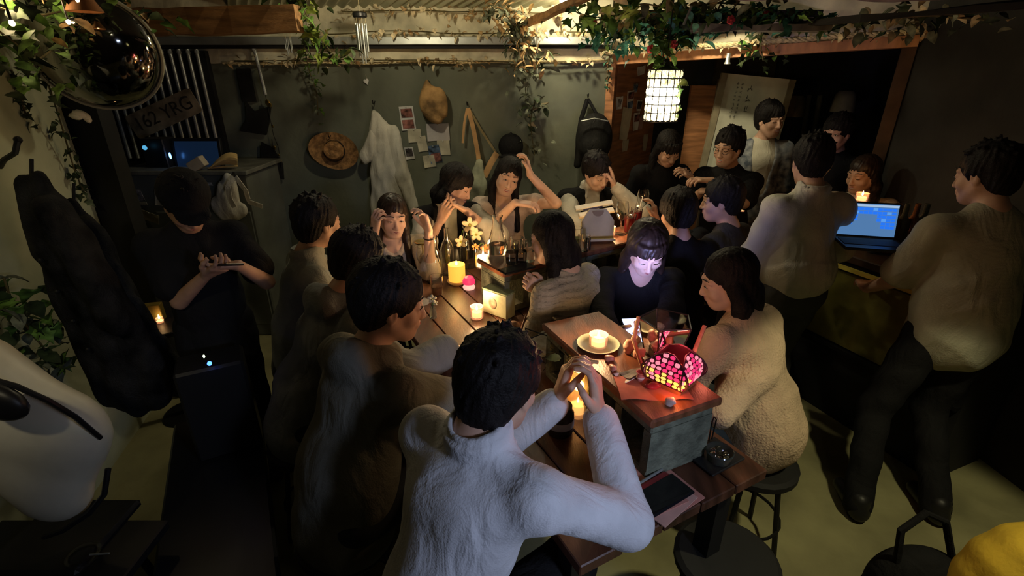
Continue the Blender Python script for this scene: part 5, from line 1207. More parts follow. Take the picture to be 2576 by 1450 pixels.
candle('tea light in a pinkish glass on a sage saucer, on the near block shelf', 1504, 872, SZ, .030, .045, 2.2, dish=True)
candle('tea light in a square pinkish glass on the table, left of the cream tin', 1200, 800, TZ, .030, .06, 2.6)
candle('tall glass candle burning behind the yellow candle', 1216, 672, TZ+.10, .045, .11, 4.6, glass=M_glass)
candle('small candle glass in front of the cream plaque on the cross shelf', 1535, 592, SZ, .026, .05, 3.0)
candle('tiny candle between the charcoal shirt and the standing cream shirt', 1866, 532, SZ, .018, .03, .35)
candle('orange candle lamp glowing behind the blue laptop screen', 2165, 508, 1.24, .030, .05, .9, col=(1, .42, .12), stem=.25)
candle('tiny candle glowing on the small table left, under the standing person in black', 404, 812, .62, .018, .03, .02, col=(1, .5, .2))
# yellow pillar candle
c = W(1150, 706, z=TZ+.012); t = empty('pillar_candle', c, 'glowing yellow candle jar on the left of the table', 'candle')
MB().lathe([(0, 0), (.044, 0), (.046, .006), (.046, .095), (.040, .098), (.034, .085), (0, .082)], c, 24).build('wax', mat('yellow_wax_lit', (.9, .55, .08), .5, var=0, emit=(1, .55, .07), estr=.85), t)
MB().lathe([(0, 0), (.005, .006), (.005, .014), (0, .030)], c+V(0, 0, .088), 8).build('flame', M_flame, t); lamp('candle_light', c+V(0, 0, .15), 1.6, (1, .62, .2), .015)
MB().lathe([(0, -.010), (.05, -.010), (.056, 0), (.05, .003), (0, .001)], c, 20).build('dish', mat('amber_dish', (.55, .33, .12), .4, var=.05), t)
# pink mushroom lamp
c = W(1180, 726, z=TZ); t = empty('mushroom_lamp', c, 'little pink and white mushroom lamp beside the yellow candle', 'lamp')
MB().lathe([(0, 0), (.030, 0), (.034, .01), (.026, .022), (.022, .03), (0, .03)], c, 16).build('base', mat('pink_glow', (.9, .6, .55), .5, var=0, emit=(1, .55, .48), estr=.8), t)
MB().lathe([(.020, .028), (.033, .03), (.034, .045), (.024, .065), (0, .075)], c, 16).build('cap', mat('pink_cap_glow', (.8, .05, .15), .5, var=0, emit=(.9, .04, .16), estr=.7), t)
# cream tin
c = W(1255, 790, z=TZ); e3 = Euler((0, 0, R(-38))).to_matrix(); t = empty('cream_tin', c, 'pale green rectangular tin with a round badge, on the table left of the ribbed knit', 'box')
MB().box(c+V(0, 0, .062), (.15, .065, .124), e3, bev=.006).build('body', mat('pale_green_tin', (.45, .47, .30), .35, .2, var=.2, nscale=12), t, smooth=False)
MB().box(c+V(0, 0, .126), (.152, .067, .006), e3, bev=.002).build('lid', mat('green_lid', (.22, .28, .14), .5, var=.1), t, smooth=False)
MB().ball(c+e3@V(-.01, -.034, .065), (.024, .002, .028), 14, e3).build('badge', mat('brown_badge', (.25, .18, .12), .5, var=.4, nscale=30), t)
# tumblers, carafes, bottles around
for i, (px, py) in enumerate(((1288, 664), (1310, 662), (1300, 650), (1330, 660))):
    glass('tumbler', ('left one of the clear tumblers behind the black tray', 'second of the clear tumblers behind the black tray, from the left', 'clear tumbler standing at the back of the black tray', 'right one of the clear tumblers behind the black tray')[i], 'glass', px, py, SZ, TUMB, (.006, .028, .032, .06), M_water, group='clear water tumblers at the left end of the cross shelf')
glass('carafe', 'tall clear carafe left of the tumblers', 'carafe', 1250, 668, SZ-.04, CARAFE, (.01, .042, .042, .11), M_water, at=W(1252, 672, z=SZ-.05))
for (px, py, z, pr, lab, nm, cat) in ((1068, 700, TZ, WINE, 'empty stemmed glass beside the gold topped dish', 'wine_glass', 'glass'), (1095, 705, TZ, CARAFE, 'tall clear carafe near the raised wrist with a dark band', 'carafe', 'carafe'), (1128, 690, TZ, BOTTLE, 'clear slim bottle left of the yellow candle', 'glass_bottle', 'bottle'), (1178, 672, TZ, CARAFE, 'wide clear jug behind the yellow candle', 'jug', 'jug'), (1100, 742, TZ, TUMB, 'tumbler with amber drink in front of the carafe', 'tumbler', 'glass'),
                            (1612, 552, SZ, WINE, 'stemmed glass at the fingers of the wavy haired guest', 'wine_glass', 'glass'), (1560, 590, SZ, WINE, 'stemmed glass behind the cream plaque', 'wine_glass', 'glass'), (1446, 622, SZ, TUMB, 'tumbler of pale green drink at the left end of the cross shelf', 'tumbler', 'glass'), (1468, 632, SZ, [(r_*.9, z_*.8) for r_, z_ in TUMB], 'small clear tumbler next to the dark shaker', 'tumbler', 'glass')):
    glass(nm, lab, cat, px, py, z, pr, (.006, .026, .030, .05) if pr is TUMB else None, M_brownl if px == 1100 else mat('pale_green_drink', (.5, .55, .25), .1, trans=.5, var=0))
for (px, py, lab) in ((1582, 585, 'tumbler of red iced drink with straws, left one on the cross shelf'), (1598, 568, 'tumbler of red iced drink, right one on the cross shelf')):
    t = glass('iced_drink', lab, 'drink', px, py, SZ, TUMB, (.006, .028, .032, .085), M_red); c = t.location
    for k in range(4): MB().box(c+V(random.uniform(-.012, .012), random.uniform(-.012, .012), .085+.008*k % 3), (.016, .016, .016), (k, k*.7, k*1.3), bev=.002).build('ice_cube', M_glass, t)
    MB().tube([c+V(0, 0, .03), c+V(.03, .01, .17)], .003, 6).build('straw', M_white, t)
# cream plaque (board) leaning
c = W(1502, 608, z=SZ); B4 = Matrix.Translation(c+V(0, .03, .085))@Matrix.Rotation(R(6), 4, 'Z')@Matrix.Rotation(R(-12), 4, 'X')
t = empty('cream_plaque', c, 'cream house-shaped board with a tan notch standing on the cross shelf', 'board')
MB().prism([(-.085, -.085), (.085, -.085), (.09, .02), (.045, .085), (-.045, .085), (-.09, .02)], 0, .014, B4@Matrix.Rotation(R(90), 4, 'X')).build('board', mat('cream_board', (.62, .52, .26), .7, var=.06), t, smooth=False)
MB().prism([(.032*math.cos(a), .075+.030*math.sin(a)) for a in [math.pi+i*math.pi/10 for i in range(11)]], .0142, .017, B4@Matrix.Rotation(R(90), 4, 'X')).build('notch', mat('tan_notch', (.35, .24, .11), .7, var=.05), t, smooth=False)
MB().box(B4@V(.0, -.03, -.078), (.17, .05, .012), B4.to_3x3()).build('foot', mat('cream_board', (.62, .52, .26)), t, smooth=False)
# stacked menus held by the man in the waistcoat
for i, (px, py, w_, m_, lab) in enumerate(((1494, 519, .24, mat('blue_grey_cover', (.38, .40, .36), .6, var=.1), 'grey edged folder, upper of the two leaning under the waistcoat'), (1500, 537, .22, mat('cream_cover', (.60, .50, .34), .6, var=.15), 'cream folder with printed edge, lower of the two leaning under the waistcoat'))):
    cc_ = W(px, py, y=3.02-.06*i); t = empty('folder', cc_, lab, 'folder'); e_ = Euler((R(25), R(-9), R(4))).to_matrix()
    MB().box(cc_, (w_, .035, .012), e_, bev=.002).build('cover', m_, t, smooth=False); MB().box(cc_+e_@V(0, .0, .010), (w_*.96, .032, .008), e_).build('pages', M_white, t, smooth=False); MB().box(cc_+e_@V(-.01, -.0185, .0), (w_*.5, .002, .012), e_).build('label_strip', mat('dark_blue_strip', (.04, .04, .12), .6, var=0), t, smooth=False)
# dark shaker, green stems
c = W(1478, 626, z=SZ); t = empty('shaker', c, 'small dark shaker at the front edge of the cross shelf', 'shaker'); MB().lathe([(0, 0), (.016, 0), (.017, .03), (.012, .045), (.013, .06), (0, .066)], c, 14).build('body', M_black, t); MB().lathe([(.013, .046), (.0145, .05), (.0135, .062)], c, 14).build('cap', M_blackm, t)
# gold dish stand
c = W(1068, 690, z=TZ); t = empty('cake_stand', c, 'small gold topped stand near the raised hand of the cream blouse', 'stand'); MB().lathe([(0, .185), (.038, .185), (.044, .195), (.040, .198), (0, .192)], c, 20).build('dish', M_gold, t); MB().tube([c, c+V(0, 0, .185)], .005, 8).build('stem', M_gold, t); MB().lathe([(0, 0), (.035, 0), (.03, .006), (.005, .014)], c, 16).build('foot', M_gold, t)
# orchid in dark vase
def flower(nm, label, px, py, z, vase_m, h, blooms, pm, stemc=G1, vr=.025, vh=.10):
    c = W(px, py, z=z); c.z = z+.001; t = empty(nm, c, label, 'flower vase')
    MB().lathe([(0, 0), (vr, 0), (vr*1.1, vh*.3), (vr*.8, vh*.7), (vr*.45, vh*.9), (vr*.55, vh), (vr*.40, vh), (vr*.3, vh*.88), (0, vh*.8)], c, 16).build('vase', vase_m, t)
    for (bx, by, yy, sz) in blooms:
        q = W(bx, by, y=c.y+yy); mid = (c+V(0, 0, vh)).lerp(q, .5)+V(0, 0, .03)
        st2 = MB().tube([c+V(0, 0, vh*.7), mid, q], .0022, 5).build('stem', stemc, t)
        for k in range(5):
            a = k*1.2566+.3; MB().ball(q+V(math.cos(a)*sz*.62, -.006*k/5, math.sin(a)*sz*.62), (sz*.52, sz*.16, sz*.36), 8, (0, -a, 0)).build('petal', pm, t)
        MB().ball(q+V(0, -.008, 0), sz*.22, 6).build('flower_centre', mat('flower_eye', (.30, .28, .04), .7, var=.1), t)
flower('flower_vase', 'white orchids in a black vase in front of the puffed sleeve', 1150, 668, TZ, M_black, .3, ((1182, 566, -.02, .042), (1160, 608, -.03, .034), (1198, 590, -.02, .036)), mat('cream_orchid', (.72, .58, .38), .6, var=.12), vr=.04, vh=.12)
flower('flower_vase', 'deep pink flowers in a small clear vase at the left of the near block shelf', 1432, 918, TZ, M_glass, .2, ((1428, 808, 0, .013), (1426, 830, 0, .020), (1415, 824, 0, .014), (1436, 832, 0, .014)), mat('pink_petal', (.75, .08, .14), .6, var=.15), vr=.022, vh=.11)
flower('flower_vase', 'small pale daisies in a vase beside the olive grey hoodie', 1090, 800, TZ, M_smoke, .2, ((1087, 752, 0, .020), (1095, 762, 0, .012)), mat('pale_daisy', (.62, .60, .42), .6, var=.12), vr=.016, vh=.07)
flower('flower_vase', 'orange roses in a glass behind the bright candle', 1232, 660, TZ+.06, M_glass, .2, ((1222, 628, .0, .030), (1196, 622, .0, .020)), mat('orange_petal', (.75, .24, .07), .6, var=.15), vr=.022, vh=.08)
flower('flower_vase', 'two pale pink blooms held up beside the laughing guest in glasses', 1745, 500, SZ, M_black, .2, ((1724, 432, 0, .026), (1736, 440, 0, .022)), mat('pale_pink_bloom', (.75, .46, .34), .6, var=.12), vr=.016, vh=.06)
# black tray, menu card, tripod bits
o = MB().box(W(1300, 676, z=SZ+.006), (.17, .07, .010), (0, 0, R(34)), bev=.003).build('tray', mat('gloss_black', (.012, .012, .014), .15, var=0)); tag(o, 'glossy black tray in front of the tumblers', 'tray')
o = MB().box(W(1350, 658, z=SZ), (.14, .08, .004), (0, 0, R(30))).build('menu_card', mat('orange_card', (.52, .22, .09), .6, var=.1), smooth=False); tag(o, 'orange card lying between the tumblers and the straight black hair', 'card')
# lower ledge clutter behind the phone-lit woman
o = MB().box(W(1487, 712, z=TZ+.002), (.16, .20, .022), (0, 0, R(25)), bev=.004).build('notebook', mat('brown_notebook', (.28, .13, .05), .6, var=.12), smooth=False); tag(o, 'brown notebook lying under the cross shelf behind the ribbed knit', 'book')
m = MB().tube([W(1483+k*5, 686-5*math.sin(k*1.6), z=TZ+.035) for k in range(7)], .006, 6); o = m.build('ribbon', M_white); tag(o, 'curled white ribbon on the brown notebook', 'ribbon')
t = empty('tea_towel', W(1545, 660, z=TZ), 'crumpled pale napkin in the opening of the cross shelf', 'napkin'); g = SDF(); c = W(1545, 655, z=TZ+.03); g.ell(c, (.04, .03, .03), .02); g.ell(c+V(.03, .01, .0), (.03, .03, .02), .02); v, fc = g.mesh(.006, lambda x, y, z: .004*np.sin(120*x+90*z)); mk('fold', v, fc, offwhite, t, sharp=0)

# ---- near block shelf
c = W(1690, 965, z=SZ); c.z = SZ+.001; t = empty('mosaic_lantern', c, 'glowing pink and yellow mosaic glass lantern on the near block shelf', 'lantern')
hot = mat('mosaic_pink', (.8, .05, .2), .3, var=0, emit=(1, .05, .20), estr=.75); lite = mat('mosaic_rose', (.9, .3, .35), .3, var=0, emit=(1, .28, .36), estr=.95); yelo = mat('mosaic_yellow', (.95, .7, .2), .3, var=0, emit=(1, .55, .10), estr=1.3)
dk = mat('lead_came', (.05, .008, .015), .5, var=0)
MB().box(c+V(0, 0, .010), (.105, .105, .018), (0, 0, R(45)), bev=.003).build('base', mat('lantern_base_wood', (.30, .11, .04), .5, var=.1), t, smooth=False)
rd = random.Random(9)
for side in range(4):
    an = R(-90+side*90-45+0); nx = Vector((math.cos(an), math.sin(an), 0)); tx = Vector((-nx.y, nx.x, 0))
    def PP(a, h): return c+tx*a+nx*(.054-.020*(h/.09)+.012*math.sin(h/.09*math.pi))+V(0, 0, .022+h)
    fr = MB()
    def wd(h): return .056*(1.0+.28*math.sin(min(h/.06, 1)*math.pi))*(1 if h < .055 else max(.12, 1-((h-.055)/.04)**1.5))
    out = [(-wd(h), h) for h in [i*.009 for i in range(11)]]
    fr.tube([PP(a, h) for a, h in out]+[PP(-a, h) for a, h in reversed(out)]+[PP(out[0][0], 0)], .0022, 6).build('frame', dk, t)
    MB().sheet(lambda u, v: PP((u-.5)*2*wd(v*.09)*.97, v*.09)-nx*.0025, 6, 10, .0015).build('glass_pane', dk, t)
    for r_ in range(7):
        h0 = .003+r_*.0125; w_ = wd(h0+.006)*.95; n_ = max(2, int(w_*2/.017))
        for k in range(n_):
            a0 = -w_+2*w_*(k+.08)/n_+rd.uniform(-.001, .001); a1 = -w_+2*w_*(k+.92)/n_; ha, hb = h0+rd.uniform(0, .0015), h0+.0105
            mm = yelo if (r_ < 3 and rd.random() < (.6 if side == 0 else .15)) else (lite if rd.random() < .5 else hot)
            m = MB(); j = rd.uniform(.15, .35)*(a1-a0)
            q4 = [PP(a0+j, ha), PP(a1-j*.5, ha+.001), PP(a1, (ha+hb)/2), PP(a1-j, hb), PP(a0+j*.6, hb-.001), PP(a0, (ha+hb)/2)]
            m.add([p+nx*.0004 for p in q4]+[p+nx*.003 for p in q4], [(0, 5, 4, 3, 2, 1), (6, 7, 8, 9, 10, 11)]+[(k_, (k_+1) % 6, 6+(k_+1) % 6, 6+k_) for k_ in range(6)]).build('glass_piece', mm, t, smooth=False)
lamp('lantern_light', c+V(0, 0, .05), .0, (1, .1, .2), .02)
lamp('lantern_glow', c+V(0, 0, .135), .9, (1, .16, .16), .03); lamp('lantern_glow', c+V(-.02, -.10, .03), .22, (1, .25, .08), .02); lamp('lantern_glow', c+V(.10, .02, .04), .25, (1, .2, .12), .02)
# terrarium with rope handle
c = W(1665, 893, z=SZ); c.z = SZ+.001; t = empty('glass_terrarium', c, 'dark geometric glass box with a rope handle behind the pink lantern', 'terrarium')
n_ = 5; top = [c+V(.085*math.cos(i*2*math.pi/n_+.4), .085*math.sin(i*2*math.pi/n_+.4), .125) for i in range(n_)]; bot = [c+V(.055*math.cos(i*2*math.pi/n_+.4), .055*math.sin(i*2*math.pi/n_+.4), .003) for i in range(n_)]
fm = MB()
for i in range(n_):
    fm.tube([top[i], top[(i+1) % n_]], .0022, 5).tube([bot[i], bot[(i+1) % n_]], .0022, 5).tube([top[i], bot[i]], .0022, 5)
fm.build('frame', M_blackm, t)
for i in range(n_):
    a, b, d, e = top[i], top[(i+1) % n_], bot[(i+1) % n_], bot[i]; nn = (b-a).cross(e-a).normalized()*.001
    MB().add([a, b, d, e, a+nn, b+nn, d+nn, e+nn], [(0, 1, 2, 3), (7, 6, 5, 4), (0, 4, 5, 1), (1, 5, 6, 2), (2, 6, 7, 3), (3, 7, 4, 0)]).build('pane', M_glass, t, smooth=False)
MB().tube([top[2], c+V(-.105, -.03, .07), c+V(-.09, -.09, .02), c+V(-.02, -.13, .012), c+V(.05, -.11, .05), c+V(.10, -.05, .13)], .0065, 8).build('rope_handle', mat('tan_leather_rope', (.42, .22, .11), .7, var=.2, nscale=40), t)
MB().ball(c+V(0, 0, .02), (.045, .045, .018), 10).build('soil', mat('sandy_fill', (.25, .17, .09), .9, var=.2), t)
# polaroid, small things
card('instant_photo', 'instant photo lying beside the pink lantern', 'photo', 0, 0, .055, .075, m=M_white, pics=[(0, .08, .85, .68, ink)], B=Matrix.Translation(W(1583, 943, z=SZ+.004))@Matrix.Rotation(R(-60), 4, 'Z')@Matrix.Rotation(R(-90), 4, 'X'), pin=False)
c = W(1610, 958, z=SZ); t = empty('clay_cup', c, 'tiny pink clay cup between the instant photo and the lantern', 'cup'); MB().lathe([(0, 0), (.010, 0), (.012, .012), (.010, .022), (.015, .030), (.012, .030), (.007, .02), (0, .01)], c, 12).build('cup', mat('pink_clay', (.55, .22, .20), .6), t); MB().lathe([(.0122, .011), (.0128, .013), (.0122, .015)], c, 12).build('band', M_white, t)
def pebble(label, px, py, z, r, m, cat='stone', nm='stone'):
    c = W(px, py, z=z); c.z = z+r[2]*.9; g = SDF(); g.ell(c, r, .01); g.ell(c+V(r[0]*.5, -r[1]*.2, r[2]*.3), (r[0]*.5, r[1]*.6, r[2]*.7), .01); v, fc = g.mesh(.004, lambda x, y, z: .0018*np.sin(160*x+120*y+3*np.sin(140*z))); o = mk(nm, v, fc, m, None, sharp=0); return tag(o, label, cat)
shell_m = mat('shell_pink', (.62, .36, .26), .5, var=.2, nscale=30); rose_m = mat('rose_quartz', (.55, .30, .24), .4, var=.2, nscale=20)
pebble('upright pinkish shell in front of the phone-lit hands', 1580, 890, SZ, (.018, .014, .028), shell_m, 'shell', 'shell')
pebble('rounded shell right of the upright shell', 1605, 900, SZ, (.020, .016, .018), shell_m, 'shell', 'shell')
pebble('shell behind the upright shell nearest the phone', 1596, 868, SZ, (.016, .014, .018), shell_m, 'shell', 'shell')
pebble('brown pebble right of the tea light saucer', 1532, 908, SZ, (.016, .012, .010), rose_m); pebble('long brown pebble beside the instant photo', 1540, 930, SZ, (.010, .018, .008), rose_m)
pebble('small pink crystal at the front of the pink lantern', 1640, 978, SZ, (.022, .012, .010), mat('dark_red_glass', (.35, .03, .04), .2, var=.2), 'ornament', 'crystal')
pebble('white and pink pebble on the near end of the block shelf', 1683, 1020, SZ, (.014, .012, .012), mat('pale_pebble', (.65, .50, .46), .5, var=.2), 'stone', 'stone')
o = MB().sheet(lambda u, v: W(1640, 975, z=SZ+.003)+V((u-.5)*.2, (v-.5)*.12, .004*math.sin(u*9+v*4)), 10, 6, .002).build('red_cloth', mat('coral_cloth', (.50, .13, .08), .8, var=.2)); tag(o, 'small coral cloth spread under the pink lantern', 'cloth')
# tissue pack, brown tent card, wire
c = W(1362, 868, z=TZ+.10); t = empty('napkin_stack', c, 'pile of white napkins in a black wire holder above the foreground head', 'napkins')
for i in range(4): MB().box(c+V(.006*i, 0, .012*i-.02), (.10, .09, .010), (R(4*i), R(-18), R(20+6*i)), bev=.002).build('napkin', offwhite, t, smooth=False)
MB().tube([c+V(-.06, -.05, -.09), c+V(-.06, -.05, .05), c+V(.06, .04, .05), c+V(.06, .04, -.09)], .003, 6).build('wire', M_blackm, t)
MB().tube([c+V(.06, -.05, -.09), c+V(.06, -.05, .05), c+V(-.06, .04, .05), c+V(-.06, .04, -.09)], .003, 6).build('wire', M_blackm, t)
c = W(1322, 860, z=TZ); o = MB().add([c+V(-.035, 0, 0), c+V(.035, 0, 0), c+V(.035, .05, 0), c+V(-.035, .05, 0), c+V(0, .02, .12)], [(0, 3, 2, 1), (0, 1, 4), (1, 2, 4), (2, 3, 4), (3, 0, 4)]).build('tent_ornament', mat('brown_leather', (.16, .06, .03), .5, var=.2), smooth=False); tag(o, 'pointed brown leather ornament left of the napkins', 'ornament')
pebble('pale dried flower head beside the pointed brown ornament', 1290, 838, TZ, (.03, .025, .03), mat('dried_hydrangea', (.40, .26, .18), .8, var=.3, nscale=40), 'dried flower', 'dried_flower')
vine('dried_sprig', 'dark dried sprig spreading behind the foreground head', [W(1360, 900, z=TZ+.05), W(1400, 870, z=TZ+.14), W(1430, 900, z=TZ+.18)], 26, (.03, .055), (.03, .02, .02), [('blade', G4), ('oval', G4)], cat='sprig', seed=40)
# white-banded jar between the raised hands
c = W(1408, 1085, z=TZ); t = empty('pot_of_sauce', c, 'dark jar with a pale band under the raised hands', 'jar'); MB().lathe([(0, 0), (.040, 0), (.043, .01), (.043, .075), (.036, .085), (.036, .10), (0, .10)], c, 24).build('body', mat('dark_jar', (.03, .025, .02), .2, var=0), t); MB().lathe([(.0435, .030), (.0445, .032), (.0445, .055), (.0435, .057)], c, 24).build('band', mat('grey_band', (.35, .36, .40), .5, var=.1), t)
o_ = person_pot = None
c = W(1452, 1040, z=TZ); t = empty('glass_lantern', c, 'amber tinted glass jar glowing between the raised hands', 'jar'); MB().lathe([(0, 0), (.035, 0), (.038, .01), (.038, .14), (.030, .16), (.030, .175), (.027, .175), (.027, .158), (.035, .138), (.035, .012), (0, .008)], c, 22).build('vessel', mat('amber_vessel', (.85, .66, .38), .15, trans=.6, var=0, ior=1.3), t)
MB().lathe([(0, .010), (.024, .010), (.024, .04), (0, .04)], c, 14).build('wax', M_wax, t); MB().lathe([(0, 0), (.004, .006), (.004, .012), (0, .024)], c+V(0, 0, .044), 8).build('flame', M_flame, t); lamp('candle_light', c+V(0, 0, .11), .8, (1, .62, .3), .02)
# ---- near table, lower right
t = empty('paper_folder', W(1650, 1240, z=TZ), 'salmon pink folder lying open on the near end of the table', 'folder'); r3 = Euler((0, 0, R(32))).to_matrix(); pk = mat('salmon_paper', (.55, .24, .19), .7, var=.08)
c = W(1652, 1222, z=TZ+.003); MB().box(c, (.155, .20, .003), r3).build('cover', pk, t, smooth=False)
MB().box(c+V(-.015, -.03, .004), (.15, .17, .003), Euler((0, 0, R(40))).to_matrix()).build('page', mat('salmon_light', (.62, .36, .30), .7, var=.08), t, smooth=False); MB().box(c+V(-.03, -.01, .0075), (.13, .18, .002), Euler((0, 0, R(26))).to_matrix()).build('page', pk, t, smooth=False)
c = W(1668, 1245, z=TZ+.018); o = MB().box(c, (.082, .160, .009), Euler((0, 0, R(-58))).to_matrix(), bev=.004).build('phone', mat('phone_glass', (.010, .010, .012), .08, var=0), smooth=False); tag(o, 'black phone lying on the salmon pink folder', 'phone')
MB().box(c+V(0, 0, .0052), (.074, .150, .0008), Euler((0, 0, R(-58))).to_matrix()).build('screen', mat('phone_screen_off', (.012, .012, .011), .04, var=0), o, smooth=False)
c = W(1632, 1222, z=TZ+.016); t = empty('pen_case', c, 'long red and silver pen case beside the black phone', 'pen case'); e_ = Euler((0, 0, R(34))).to_matrix(); MB().box(c, (.15, .022, .014), e_, bev=.004).build('case', mat('dark_red_case', (.25, .03, .03), .4, var=.1), t, smooth=False); MB().tube([c+e_@V(-.072, .016, .006), c+e_@V(.072, .016, .006)], .004, 8).build('pen', M_steel, t)
t = empty('wire_basket', W(1800, 1150, z=TZ), 'black wire basket with a clear plastic cup at the table corner', 'basket'); c = W(1795, 1150, z=TZ+.004); e_ = Euler((0, 0, R(30))).to_matrix()
MB().box(c+V(0, 0, .004), (.14, .11, .008), e_, bev=.002).build('tray', M_black, t, smooth=False)
for k in (-1, 1):
    MB().tube([c+e_@V(.05*k, .05, .0), c+e_@V(.05*k+.012, .055, .075), c+e_@V(.05*k-.002, .055, .090), c+e_@V(.05*k-.015, .05, .075), c+e_@V(.05*k-.012, .05, .0)], .0022, 6).build('handle', M_blackm, t)
c2 = c+V(.005, -.02, .01); MB().lathe([(0, 0), (.032, 0), (.040, .03), (.037, .034), (.030, .004), (0, .003)], c2, 20).build('plastic_cup', M_smoke, t)
for k in range(6): MB().ball(c2+V(.02*math.cos(k*1.1), .02*math.sin(k*1.1), .016+.004*(k % 2)), .009, 8).build('bubble', M_glass, t)
# napkin in raised hands: thin pale stick
o = MB().tube([W(1455, 905, y=1.24), W(1505, 912, y=1.22)], .006, 8).build('pastry', mat('pale_pastry', (.60, .42, .22), .7, var=.15)); tag(o, 'small pale snack pinched between the raised hands', 'snack')
o = MB().box(ph+V(0, 0, .012), (.075, .15, .009), Euler((R(12), 0, R(4))).to_matrix(), bev=.003).build('phone', M_black, smooth=False); tag(o, 'lit phone held by the person in the black v-neck cardigan', 'phone')
MB().box(ph+V(0, 0, .0175), (.068, .142, .001), Euler((R(12), 0, R(4))).to_matrix()).build('screen', mat('phone_lit', (.3, .4, .8), .3, var=0, emit=(.42, .50, 1), estr=2.6), o, smooth=False)
lamp('phone_light', ph+V(0, .02, .03), 1.7, (.38, .42, 1), .07, 'AREA', H18+V(0, -.05, -.03), sy=.14).data.spread = R(72)
# ---------------------------------------------------------------- furniture and bags around the edge
# white shell chair lower left
c = Vector((-1.36, 1.10, 0)); t = empty('shell_chair', c, 'large white moulded chair with black piping in the lower left corner', 'chair')
shellm = mat('cream_leatherette', (.66, .62, .48), .45, var=.05)
g = SDF(); CX = ((0, 1, 0), .62)
g.cap(W(-70, 1015, y=1.15), W(135, 1090, y=1.15), .215, .140, .04, CX); g.cap(W(135, 1090, y=1.15), W(150, 1235, y=1.12), .140, .088, .05, CX); g.cap(W(-60, 1060, y=1.15), W(120, 1240, y=1.1), .13, .09, .05, CX)
v, fc = g.mesh(.011); mk('shell', v, fc, shellm, t, sharp=0)
MB().tube([W(-40, 950, y=1.015), W(40, 972, y=1.02), W(120, 1008, y=1.04), W(190, 1050, y=1.07), W(252, 1102, y=1.13)], .007, 8).build('piping', M_black, t)
MB().tube([W(110, 1352, y=1.04), W(160, 1335, y=1.05), W(225, 1292, y=1.08), W(262, 1245, y=1.11), W(272, 1180, y=1.14)], .008, 8).build('piping', M_black, t)
MB().ball(W(-10, 1010, y=1.0), (.075, .03, .05), 16, (0, R(25), 0)).build('pad', M_black, t)
for (dx, dy) in ((.10, -.06), (-.16, -.04), (.10, .16), (-.16, .16)): MB().tube([c+V(dx*.7-.05, dy*.7, .56), c+V(dx, dy, 0)], .014, 8).build('leg', M_blackm, t)
MB().box(c+V(-.06, .04, .55), (.30, .28, .03), bev=.01).build('base', M_black, t, smooth=False)
# coats
def coat(label, a, b, ra, rb, m, fl=.45, extra=()):
    t = empty('hanging_coat', Vector(a), label, 'coat')
    g = SDF(); a = Vector(a); b = Vector(b); g.cap(a, a.lerp(b, .25), ra*.5, ra, .05, ((0, 1, 0), fl)); g.cap(a.lerp(b, .25), b, ra, rb, .05, ((0, 1, 0), fl))
    g.cap(a+V(ra*.5, -.03, -.08), a.lerp(b, .62)+V(ra*.9, -.05, 0), .055, .055, .02)
    v, fc = g.mesh(.010, lambda x, y, z: .010*np.sin(52*x+7*z+2*np.sin(5*z))+.004*np.sin(90*x-20*z)); mk('coat_body', v, fc, m, t, sharp=0)
    MB().tube([a+V(0, 0, .02), a+V(0, .03, .09)], .006, 6).build('hanger_hook', M_blackm, t)
    for k in range(4): MB().ball(a.lerp(b, .3+.15*k)+V(-.02, -rb*fl-.012, 0), .009, 8).build('button', M_blackm, t)
    return t
bcm = cloth('black_wool', (.020, .020, .021), .7, var=.5, nscale=8, bump=.5); coat('long black padded coat hanging from the left wall', W(85, 470, y=1.72), W(330, 960, y=1.72), .11, .16, bcm)
coat('second black coat hanging behind the padded one', W(190, 520, y=2.0), W(400, 930, y=2.0), .07, .11, bcm)
t = empty('coat_hook', W(35, 380, y=1.95), 'curved black coat hook on the pale left wall', 'hook'); MB().tube([W(45, 352, y=1.93), W(38, 385, y=1.9), W(10, 402, y=1.92), W(0, 420, y=1.95)], .010, 8).build('arm', M_blackm, t); MB().ball(W(45, 352, y=1.93), .014, 8).build('knob', M_blackm, t)
o = tag(MB().box(W(330, 640, y=2.7)+V(-.05, 0, -.2), (.30, .10, 2.1)).build('dark_partition', M_dark, smooth=False), 'tall black partition between the pale wall and the grey cabinet', 'partition')
# side table with candle, floor device
t = empty('side_table', (-1.98, 2.35, 0), 'small black round side table under the tiny candle, left of the standing person', 'table'); c = W(404, 812, z=.62); c.z = 0
t.location = c; MB().lathe([(0, .59), (.17, .59), (.175, .60), (.175, .615), (.17, .62), (0, .62)], c, 28).build('top', M_black, t); MB().tube([c, c+V(0, 0, .59)], .02, 10).build('leg', M_blackm, t); MB().lathe([(0, 0), (.14, 0), (.13, .015), (0, .02)], c, 24).build('base', M_blackm, t)
o = MB().box(W(374, 752, y=c.y+.03), (.10, .05, .10), (0, 0, R(15)), bev=.003).build('paper_box', mat('mustard_box', (.22, .15, .02), .7, var=.1), smooth=False); tag(o, 'mustard paper box on the small side table', 'box'); o.location.z = .621
c = V(-1.21, 1.62, 0); t = empty('amplifier', (c.x, c.y, .43), 'black amplifier on the bench with a blue and a white indicator light', 'amplifier'); MB().box((c.x, c.y+.09, .645), (.24, .16, .42), (0, 0, R(28)), bev=.01).build('casing', M_black, t, smooth=False)
lb = W(527, 915, y=c.y-.005); MB().ball(lb, .0085, 8).build('blue_light', mat('deep_blue_led', (.01, .02, .2), .3, var=0, emit=(.03, .10, 1), estr=9), t); MB().ball(W(513, 897, y=c.y-.005), (.004, .004, .007), 8).build('white_light', mat('white_led', (.5, .6, .4), .3, var=0, emit=(.75, 1, .6), estr=5), t)
